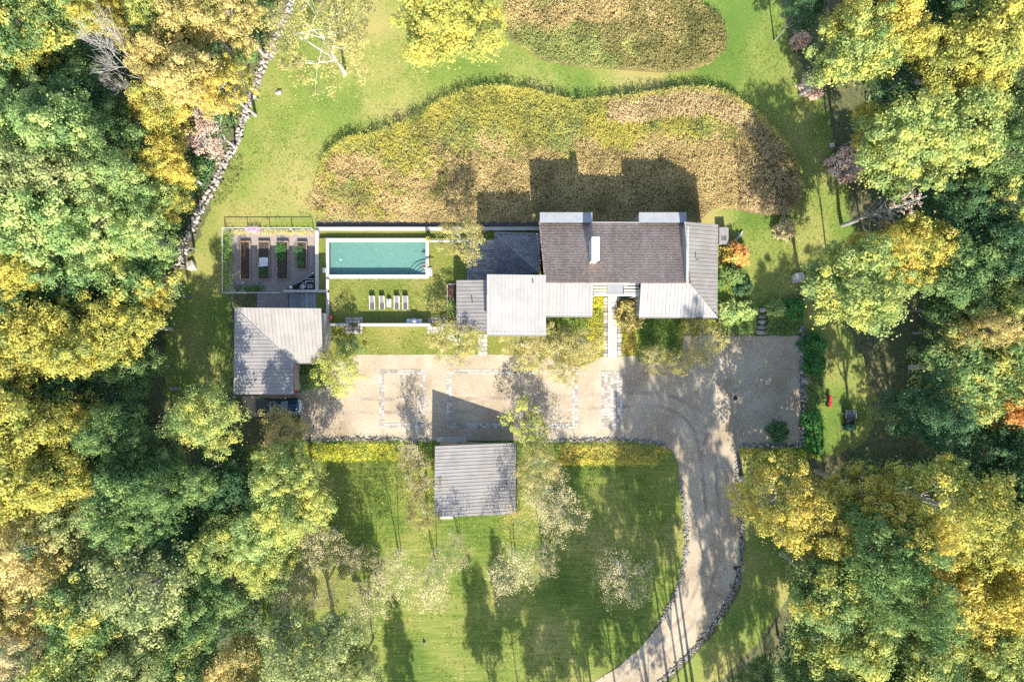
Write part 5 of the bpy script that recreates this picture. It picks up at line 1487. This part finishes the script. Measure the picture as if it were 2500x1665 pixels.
tufts([(700, 60), (1240, 120), (1400, 190), (1700, 190), (1800, 60), (1900, 20), (2040, 300), (2060, 560), (1960, 740), (1780, 740), (1720, 540), (1960, 520), (1940, 330), (1750, 200), (1150, 200), (780, 380), (760, 530), (560, 540), (560, 430), (620, 300)],
      7, 'uneven grass tufts on the upper lawn', 65)
tufts([(760, 1125), (1600, 1140), (1655, 1200), (1670, 1330), (1630, 1460), (1420, 1670), (860, 1670), (780, 1400)], 6, 'uneven grass tufts on the striped lawn', 66, .02, 'tuft_dark')
tufts([(808, 684), (1090, 684), (1090, 760), (808, 760)], 8, 'uneven grass tufts on the pool lawn', 67, TZ)
tufts([(860, 800), (1166, 815), (1166, 864), (860, 864)], 8, 'uneven grass tufts on the front lawn', 68, .03)
WESTW = [(-160, -120), (700, -120), (640, 120), (590, 260), (540, 390), (450, 570), (400, 720), (380, 860), (340, 960), (400, 1090), (600, 1090), (640, 1480), (700, 1780), (-160, 1780)]
EASTW = [(2080, -120), (2660, -120), (2660, 1780), (1760, 1780), (1900, 1580), (2010, 1320), (2060, 1130), (2230, 980), (2260, 700), (2130, 560), (2120, 300)]
for q, lab, sd in ((WESTW, 'dark green undergrowth on the floor of the western woods', 61), (EASTW, 'dark green undergrowth on the floor of the eastern woods', 62)):
    pts = poly_points(px_poly(q, False), 5.0, np.random.default_rng(sd))
    pts = pts[vnoise(pts, 5, sd) > .25]
    clumps('undergrowth', pts, 'under', .8, .35, 8, .32, lab, 'undergrowth', sd)

# ------------------------------------------------------------------ trees and shrubs: crown centre (px, py), radius px, height m
TREES = [
 # western woods, top
 ('maple', 0, 'turning', 80, 70, 105, 19, 'big green maple flecked with orange in the top corner of the western woods'),
 ('maple', 1, 'ygreen', 185, 30, 70, 17, 'yellow green tree at the top edge next to the corner maple'),
 ('soft', 0, 'gold', 255, 48, 58, 15, 'bright golden round tree near the top edge above the bare grey tree'),
 ('soft', 1, 'ygreen', 372, 25, 60, 15, 'yellow green tree at the top edge beyond the golden tree'),
 ('maple', 2, 'tan', 480, 40, 75, 15, 'tan yellow tree at the top edge of the western woods'),
 ('limby', 0, 'tan', 572, 52, 70, 14, 'tan tree with pale limbs next to the top of the fieldstone wall'),
 ('maple', 3, 'dark', 430, 100, 62, 12, 'dark green tree in the hollow behind the tan trees'),
 ('soft', 2, 'tan', 395, 155, 66, 15, 'pale tan tree beside the bare grey tree'),
 ('maple', 0, 'tan', 465, 205, 82, 16, 'broad tan tree midway down the upper fieldstone wall'),
 ('limby', 1, 'gold', 548, 215, 64, 14, 'golden tree overhanging the fieldstone wall'),
 ('soft', 0, 'orange', 405, 285, 72, 14, 'orange tinged tree below the broad tan tree'),
 ('maple', 3, 'turning', 20, 150, 62, 17, 'orange flecked tree on the west edge below the corner maple'),
 ('maple', 2, 'orange', 105, 165, 55, 16, 'orange yellow tree deep in the upper western woods'),
 ('maple', 1, 'dark', 175, 195, 72, 13, 'blue green tree below the orange yellow one'),
 ('soft', 1, 'green', 235, 250, 75, 15, 'mid green tree below the bare grey tree'),
 ('maple', 2, 'ltgreen', 60, 290, 95, 19, 'large light green tree on the west edge'),
 ('maple', 0, 'ltgreen', 175, 330, 92, 20, 'large light green tree beside the one on the west edge'),
 ('soft', 2, 'green', 285, 355, 80, 17, 'green tree beside the orange tinged tree'),
 ('maple', 3, 'sage', 80, 420, 105, 20, 'sage green tree halfway up the west edge'),
 ('limby', 2, 'sage', 205, 455, 95, 19, 'sage green tree with pale limbs in the middle of the western woods'),
 ('soft', 0, 'ltgreen', 310, 455, 78, 18, 'light green tree just behind the golden edge tree'),
 ('maple', 1, 'gold', 405, 405, 60, 14, 'golden tree beside the bare pinkish tree'),
 ('soft', 1, 'orange', 420, 490, 50, 11, 'small orange yellow tree above the dark bushes at the wall'),
 ('maple', 0, 'sage', 30, 560, 92, 20, 'sage green tree on the west edge level with the garden'),
 ('maple', 2, 'ltgreen', 150, 575, 108, 20, 'pale green broad crown level with the garden'),
 ('limby', 0, 'ltgreen', 275, 560, 92, 18, 'pale green crown with bare twigs level with the garden'),
 ('soft', 2, 'ltgreen', 365, 575, 62, 16, 'pale green outer crown nearest the lower fieldstone wall'),
 ('maple', 1, 'yellow', 45, 660, 75, 19, 'yellow tree on the west edge below the sage green one'),
 ('soft', 0, 'dark', 215, 685, 72, 13, 'dark green tree in shade below the pale green crowns'),
 ('maple', 3, 'turning', 330, 690, 88, 14, 'green tree with yellow tips near the end of the fieldstone wall'),
 ('soft', 1, 'orange', 385, 715, 42, 12, 'small yellow orange crown at the end of the fieldstone wall'),
 ('maple', 0, 'dark', 110, 760, 85, 14, 'dark green tree behind the yellow band of trees'),
 ('maple', 1, 'orange', 85, 850, 98, 17, 'yellow orange tree at the outer end of the yellow band'),
 ('maple', 2, 'yellow', 205, 830, 92, 17, 'yellow tree in the middle of the yellow band'),
 ('maple', 3, 'yellow', 310, 800, 78, 15, 'yellow tree at the lawn end of the yellow band'),
 ('soft', 2, 'green', 330, 900, 62, 12, 'green tree in the shade below the yellow band'),
 ('maple', 0, 'dark', 175, 935, 82, 13, 'dark green tree below the yellow band'),
 ('soft', 0, 'turning', 45, 960, 72, 15, 'green and yellow tree on the west edge below the yellow band'),
 ('maple', 2, 'yellow', 90, 1040, 98, 18, 'large yellow tree level with the pickup'),
 ('maple', 3, 'orange', 215, 1035, 62, 16, 'yellow orange tree beside the large yellow one'),
 ('soft', 1, 'green', 300, 1060, 70, 17, 'olive green tree at the edge of the shaded lawn'),
 ('soft', 2, 'ygreen', 510, 1020, 84, 16, 'pale yellow green tree standing by itself behind the pickup'),
 # western woods, bottom
 ('maple', 1, 'yellow', 60, 1180, 110, 19, 'big bright yellow tree on the west edge below the pickup level'),
 ('maple', 0, 'yellow', 170, 1150, 82, 18, 'bright yellow tree beside the big one on the west edge'),
 ('soft', 0, 'dark', 275, 1150, 72, 13, 'dark green tree right of the bright yellow pair'),
 ('limby', 1, 'tan', 70, 1330, 112, 19, 'broad tan tree on the west edge'),
 ('soft', 1, 'sage', 215, 1275, 85, 15, 'grey green tree beside the broad tan tree'),
 ('maple', 2, 'green', 345, 1225, 92, 19, 'green tree in the middle of the lower western woods'),
 ('soft', 2, 'green', 430, 1180, 74, 18, 'shaded green tree near the wood edge behind the pickup'),
 ('maple', 3, 'dark', 560, 1200, 72, 11, 'dark green tree beside the tall pale green ones'),
 ('maple', 0, 'ygreen', 545, 1330, 76, 13, 'yellow green tree below the dark one at the wood edge'),
 ('soft', 0, 'dark', 455, 1330, 70, 13, 'dark green crown between the yellow green and sage trees'),
 ('limby', 2, 'sage', 365, 1430, 112, 18, 'big sage tree with whitish twigs in the lower western woods'),
 ('maple', 1, 'turning', 225, 1480, 95, 18, 'green tree with orange tips below the grey green tree'),
 ('soft', 1, 'green', 505, 1470, 85, 14, 'green tree above the dark gap at the lower wood edge'),
 ('limby', 0, 'tan', 75, 1480, 72, 16, 'thinning tan tree on the west edge near the bottom'),
 ('limby', 1, 'pale', 60, 1590, 85, 17, 'pale twiggy tree in the bottom corner of the western woods'),
 ('maple', 2, 'ygreen', 205, 1625, 92, 18, 'yellow green tree on the bottom edge beside the corner'),
 ('soft', 2, 'sage', 340, 1610, 92, 17, 'sage tree on the bottom edge of the western woods'),
 ('maple', 3, 'turning', 470, 1600, 80, 15, 'turning tree on the bottom edge near the dark gap'),
 ('soft', 0, 'tan', 585, 1620, 72, 13, 'tan tree on the bottom edge at the wood corner'),
 # trees along the west of the striped lawn
 ('soft', 1, 'ygreen', 700, 1160, 76, 15, 'tall pale green tree below the pickup'),
 ('soft', 2, 'ygreen', 715, 1245, 82, 14, 'second tall pale green tree below the first'),
 ('soft', 0, 'ltgreen', 640, 1290, 70, 13, 'light green tree inside the wood edge beside the tall pale pair'),
 ('soft', 1, 'ygreen', 655, 1385, 68, 12, 'yellow green tree at the edge of the birch grove'),
 ('airy', 1, 'tan', 690, 1055, 58, 7, 'small autumn tree just below the pickup'),
 ('wisp', 0, 'pale', 785, 1330, 58, 11, 'pale birch beside the shadowed trunks on the lawn'),
 ('wisp', 1, 'pale', 862, 1362, 36, 9, 'small pinkish pale birch alone by the shadowed trunks'),
 ('wisp', 2, 'pale', 715, 1430, 50, 11, 'pale birch at the edge of the western birch grove'),
 ('wisp', 3, 'pale', 800, 1445, 46, 10, 'pale birch in the middle of the western birch grove'),
 ('wisp', 0, 'pale', 895, 1470, 60, 11, 'pale birch at the lawn side of the western birch grove'),
 ('wisp', 1, 'pale', 865, 1535, 46, 9, 'pinkish birch at the foot of the western birch grove'),
 ('birch', 2, 'sage', 725, 1515, 58, 11, 'grey green birch above the large pale green tree'),
 ('soft', 0, 'sage', 760, 1610, 118, 15, 'large pale green tree on the bottom edge beside the lawn'),
 ('soft', 1, 'sage', 880, 1625, 58, 11, 'smaller pale green tree on the bottom edge at the lawn'),
 ('wisp', 3, 'pale', 950, 1390, 58, 11, 'pale birch on the pickup side of the forked pair'),
 ('wisp', 0, 'pale', 1045, 1415, 70, 12, 'broad pale birch in the middle of the lawn below the outbuilding'),
 ('wisp', 1, 'pale', 1110, 1345, 44, 10, 'slim pale birch leaning off the broad one'),
 # around the outbuilding
 ('twiggy', 0, 'tan', 1010, 1120, 46, 7, 'thin greyish tree at the upper corner of the outbuilding'),
 ('twiggy', 1, 'tan', 1030, 1195, 44, 7, 'thin greyish tree halfway along the outbuilding wall'),
 ('birch', 2, 'birch', 1030, 1255, 40, 7, 'small olive birch at the lower corner of the outbuilding'),
 ('birch', 3, 'birch', 1310, 1140, 52, 8, 'olive birch beside the low side of the outbuilding'),
 ('wisp', 0, 'pale', 1335, 1205, 62, 9, 'pale birch below the olive one beside the outbuilding'),
 ('wisp', 1, 'pale', 1365, 1255, 62, 10, 'pale birch standing farthest onto the lawn by the outbuilding'),
 ('wisp', 2, 'gold', 1265, 1275, 48, 9, 'golden birch at the lower lawn corner of the outbuilding'),
 ('wisp', 3, 'pale', 1255, 1385, 64, 11, 'pale birch below the golden one'),
 ('wisp', 0, 'pale', 1330, 1365, 40, 9, 'small pale birch beside the one below the golden birch'),
 ('wisp', 1, 'pale', 1520, 1410, 66, 10, 'lone pale birch on the lawn inside the drive curve'),
 ('star', 0, 'lime', 1283, 1035, 56, 7, 'young lime yellow tree at the upper corner of the outbuilding'),
 # house front
 ('birch', 2, 'birch', 1110, 835, 58, 7, 'spreading white birch below the small metal roof'),
 ('birch', 3, 'birch', 1285, 845, 58, 8, 'white birch at the corner of the tall white roof'),
 ('birch', 0, 'birch', 1358, 855, 62, 7, 'white birch in the bed below the middle roof'),
 ('birch', 1, 'birch', 1420, 845, 52, 7, 'white birch beside the yellow ground cover'),
 ('birch', 2, 'birch', 1375, 905, 36, 5, 'low birch spilling over the gravel edge'),
 ('birch', 3, 'birch', 1600, 880, 36, 7, 'thin birch at the lower edge of the square green bed'),
 ('birch', 0, 'birch', 1655, 885, 32, 7, 'thin birch at the lower corner of the square green bed'),
 ('birch', 1, 'birch', 1722, 832, 55, 7, 'olive birch at the corner of the shaded court'),
 ('airy', 0, 'birch', 1132, 582, 56, 9.5, 'round pale birch between the pool and the terrace'),
 ('airy', 0, 'lime', 825, 905, 56, 8, 'lime yellow tree beside the garage corner'),
 ('airy', 1, 'green', 850, 850, 32, 5, 'small green tree between the garage and the front lawn'),
 # lawn north
 ('bigbirch', 0, 'birch', 790, 95, 122, 15, 'huge sparse white birch on the upper lawn'),
 ('maple', 1, 'yellow', 1098, 42, 118, 12, 'golden maple on the upper lawn beside the far meadow'),
 # eastern woods
 ('maple', 0, 'gold', 2130, 35, 105, 18, 'golden maple at the top edge of the eastern woods'),
 ('maple', 1, 'ygreen', 2075, 130, 85, 19, 'yellow green maple at the lawn side of the eastern woods'),
 ('maple', 2, 'yellow', 2180, 105, 70, 17, 'yellow maple just below the golden one'),
 ('soft', 0, 'dark', 1955, 25, 45, 12, 'dark green tree at the top corner of the upper lawn'),
 ('soft', 1, 'dark', 2270, 60, 80, 15, 'dark green tree between the two golden groups'),
 ('maple', 3, 'yellow', 2400, 100, 118, 19, 'large yellow maple in the top corner of the eastern woods'),
 ('maple', 0, 'yellow', 2300, 190, 86, 17, 'yellow maple below the dark tree between the golden groups'),
 ('maple', 1, 'green', 2320, 265, 80, 14, 'green maple in the shade of the yellow ones'),
 ('twiggy', 0, 'russet', 2475, 240, 72, 15, 'russet thinning tree on the east edge'),
 ('maple', 2, 'ygreen', 2190, 360, 108, 19, 'wide yellow green maple beside the meadow shade'),
 ('maple', 3, 'ygreen', 2330, 330, 105, 17, 'wide yellow green maple behind the first'),
 ('soft', 2, 'orange', 2135, 310, 52, 14, 'orange tipped crown at the edge of the wide maples'),
 ('maple', 0, 'green', 2450, 380, 88, 17, 'green tree on the east edge below the russet one'),
 ('spire', 0, 'pink', 2185, 505, 58, 18, 'tall bare leaning tree reaching in from the shaded lawn'),
 ('soft', 1, 'dark', 2330, 500, 82, 13, 'dark green tree behind the bare tree'),
 ('limby', 0, 'turning', 2440, 500, 85, 15, 'thinning tree with white limbs on the east edge'),
 ('maple', 1, 'orange', 2225, 610, 78, 15, 'yellow and orange maple behind the boulder'),
 ('maple', 2, 'ygreen', 2085, 700, 106, 20, 'round yellow green maple nearest the gravel court'),
 ('soft', 1, 'dark', 2025, 688, 56, 12, 'dark green tree tucked under the lawn side of the round maple'),
 ('soft', 2, 'gold', 2130, 610, 50, 16, 'small golden crown between the orange and the round maple'),
 ('maple', 3, 'green', 2320, 660, 95, 15, 'green maple below the dark tree'),
 ('soft', 0, 'dark', 2440, 620, 92, 16, 'dark green tree on the east edge level with the house'),
 ('soft', 1, 'green', 2340, 750, 75, 14, 'mid green tree above the tan topped one'),
 ('maple', 0, 'ygreen', 2470, 740, 70, 17, 'yellow green tree on the east edge below the dark one'),
 ('soft', 2, 'tan', 2375, 810, 56, 17, 'tan topped tree above the broad green maple'),
 ('maple', 1, 'turning', 2350, 905, 110, 15, 'broad green maple turning yellow east of the parked vehicle'),
 ('maple', 2, 'turning', 2455, 890, 85, 17, 'green maple turning yellow on the east edge'),
 ('maple', 3, 'flame', 2465, 985, 62, 15, 'orange red maple on the east edge'),
 ('soft', 0, 'dark', 2255, 1010, 82, 16, 'dark teal tree beside the parked vehicle'),
 ('soft', 1, 'dark', 2400, 1100, 85, 13, 'dark teal tree below the orange red maple'),
 ('maple', 0, 'dark', 2475, 1150, 80, 15, 'dark green tree on the east edge below the orange red maple'),
 ('limby', 1, 'gold', 1890, 1215, 98, 16, 'golden tree with pale limbs overhanging the drive verge'),
 ('limby', 2, 'gold', 2000, 1265, 90, 16, 'golden tree with pale limbs behind the first'),
 ('limby', 0, 'gold', 2095, 1195, 72, 16, 'thin golden tree with white branches above the green hollow'),
 ('limby', 2, 'gold', 2185, 1280, 80, 23, 'thin golden crown in front of the sparse yellow crowns'),
 ('limby', 1, 'yellow', 2270, 1225, 108, 22, 'sparse yellow crown with long white branches'),
 ('limby', 2, 'yellow', 2390, 1270, 100, 21, 'sparse yellow crown beside the first towards the east edge'),
 ('maple', 1, 'green', 2150, 1340, 92, 25, 'green tree in the hollow below the golden limbs'),
 ('maple', 2, 'dark', 2470, 1290, 80, 15, 'dark green tree on the east edge beside the sparse yellow crown'),
 ('maple', 3, 'turning', 2005, 1430, 95, 17, 'green maple with golden patches beside the drive'),
 ('maple', 0, 'ygreen', 2060, 1545, 106, 16, 'yellow green maple near the bottom beside the drive verge'),
 ('soft', 2, 'green', 2190, 1450, 82, 25, 'green tree between the two yellow groups'),
 ('maple', 1, 'gold', 2340, 1455, 110, 17, 'golden maple in the lower eastern woods'),
 ('maple', 2, 'gold', 2450, 1440, 85, 18, 'golden maple on the east edge'),
 ('maple', 3, 'ygreen', 2400, 1580, 98, 17, 'yellow green maple in the bottom corner'),
 ('soft', 0, 'turning', 2250, 1610, 92, 16, 'turning tree on the bottom edge of the eastern woods'),
 ('soft', 1, 'green', 2140, 1650, 70, 14, 'green tree on the bottom edge beside the yellow green maple'),
 ('soft', 2, 'green', 1850, 1665, 52, 9, 'small green tree at the bottom edge by the drive'),
 ('maple', 0, 'green', 1960, 1620, 62, 11, 'low green tree below the golden patched maple'),
]
for t in TREES:
    plant(*t[:7], t[7])
# bare trees of the western wood edge
plant('bare', 0, None, 298, 160, 62, 19, 'bare grey tree among the green trees of the western woods')
plant('twiggy', 1, 'pink', 520, 325, 80, 10, 'bare pinkish tree leaning over the fieldstone wall')
# shrubs and small trees
SH = [
 (1985, 840, 34, 1.7, 'shrub', 'round green shrub behind the upper end of the court wall'),
 (1990, 892, 34, 1.6, 'shrub', 'round green shrub below the first behind the court wall'),
 (1988, 1030, 30, 1.6, 'shrub', 'round green shrub behind the lower part of the court wall'),
 (1990, 1082, 30, 1.3, 'shrub', 'darker round shrub at the lower corner of the court wall'),
 (1902, 1055, 30, 2.2, 'dark', 'bluish young evergreen inside the gravel court'),
 (1785, 760, 34, 1.8, 'ltgreen', 'light green shrub at the end of the house front'),
 (1825, 757, 26, 1.6, 'ltgreen', 'light green shrub beside the stone steps'),
 (1895, 752, 26, 1.8, 'ltgreen', 'light green shrub on the wall side of the stone steps'),
 (1940, 755, 32, 1.7, 'shrub', 'dark green shrub at the top of the court wall'),
 (1536, 772, 40, 1.8, 'tan', 'rounded olive shrub beside the front walkway'),
 (1798, 620, 36, 2.6, 'flame', 'orange red shrub at the east end of the house'),
 (1785, 670, 34, 2.2, 'green', 'green shrub below the orange red one'),
 (1815, 700, 26, 1.4, 'dark', 'dark low shrub on the shaded lawn by the house'),
 (1955, 95, 26, 2.2, 'pink', 'small pink leaved shrub near the top of the upper lawn'),
 (1985, 205, 34, 2.4, 'pink', 'pink leaved shrub at the lawn edge below the yellow green maple'),
 (2070, 400, 46, 3.0, 'pink', 'large pink leaved shrub beside the wide maples'),
 (1917, 560, 30, 2.2, 'pale', 'greyish pale shrub at the end of the large meadow'),
 (425, 470, 42, 2.4, 'dark', 'dark bushes behind the lower fieldstone wall'),
 (400, 555, 42, 2.4, 'dark', 'dark bush behind the garden stretch of the fieldstone wall'),
 (380, 630, 38, 2.2, 'shrub', 'mixed bush near the end of the fieldstone wall'),
 (470, 405, 36, 2.0, 'green', 'green bush behind the fieldstone wall below the pinkish tree'),
 (598, 120, 32, 2.0, 'green', 'green bush at the foot of the upper fieldstone wall'),
 (640, 15, 34, 2.5, 'green', 'green bush at the top of the fieldstone wall'),
 (1680, 790, 22, 1.2, 'lime', 'bright yellow shrub at the house corner by the court'),
 (760, 918, 36, 1.6, 'green', 'green shrub in the garage corner'),
]
for i, (px_, py_, r_, h_, lf, lab) in enumerate(SH):
    plant('shrub', i % 3, lf, px_, py_, r_, h_, lab, 'shrub')
# trees just outside the picture whose shade falls into it
OFF = [(2080, 1790, 110, 19), (2250, 1800, 110, 19), (2420, 1790, 110, 19),
       (300, 1790, 110, 19), (100, 1790, 110, 19), (480, 1800, 100, 18), (640, 1810, 100, 16), (-90, 300, 100, 19), (-90, 600, 100, 19), (-90, 900, 100, 19), (-90, 1200, 100, 19), (-90, 1500, 100, 19),
       (2600, 200, 100, 19), (2600, 500, 100, 19), (2600, 800, 100, 19), (2600, 1100, 100, 19), (2600, 1400, 100, 19), (200, -100, 110, 18), (500, -90, 90, 16), (2200, -100, 110, 18), (2430, -100, 110, 18)]
# invented tall trees beyond the bottom edge, added for shade and given by where it falls: (shade px, shade py, crown radius px on the ground, height)
SHADE = [(1610, 1195, 55, 31), (1555, 1125, 48, 33), (1395, 1330, 58, 30), (1535, 1345, 58, 30), (1470, 1440, 60, 29), (1400, 1540, 75, 28), (1180, 1570, 42, 24), (1330, 1610, 50, 27), (1610, 1340, 55, 31), (1745, 1230, 55, 33), (1600, 1020, 58, 34), (1690, 960, 55, 34),
         (980, 1650, 36, 22), (1560, 1540, 60, 27), (1775, 1400, 60, 30), (1770, 1590, 60, 26), (1850, 1480, 55, 28), (1680, 1120, 40, 34), (1240, 1500, 36, 24)]
for i, (sx, sy, r_, h_) in enumerate(SHADE):
    h_ = max(h_, (1705 - sy) * math.tan(SUN_EL) / (.68 * PPM))
    d = h_ * .68 / math.tan(SUN_EL) * PPM
    f_ = 1 - h_ * .68 / CAM_H
    gx, gy = sx + .1414 * d, sy + d
    OFF.append((1250 + (gx - 1250) / f_, 832.5 + (gy - 832.5) / f_, r_ / f_, h_))
for i, (px_, py_, r_, h_) in enumerate(OFF):
    plant(('maple', 'soft')[i % 2] if i < 21 else ('maple' if px_ < 1700 else 'limby'), i % 3, ('green', 'ygreen', 'yellow')[i % 3], px_, py_, r_, h_, 'unseen tree beyond the edge of the picture', group='woodland trees beyond the picture')
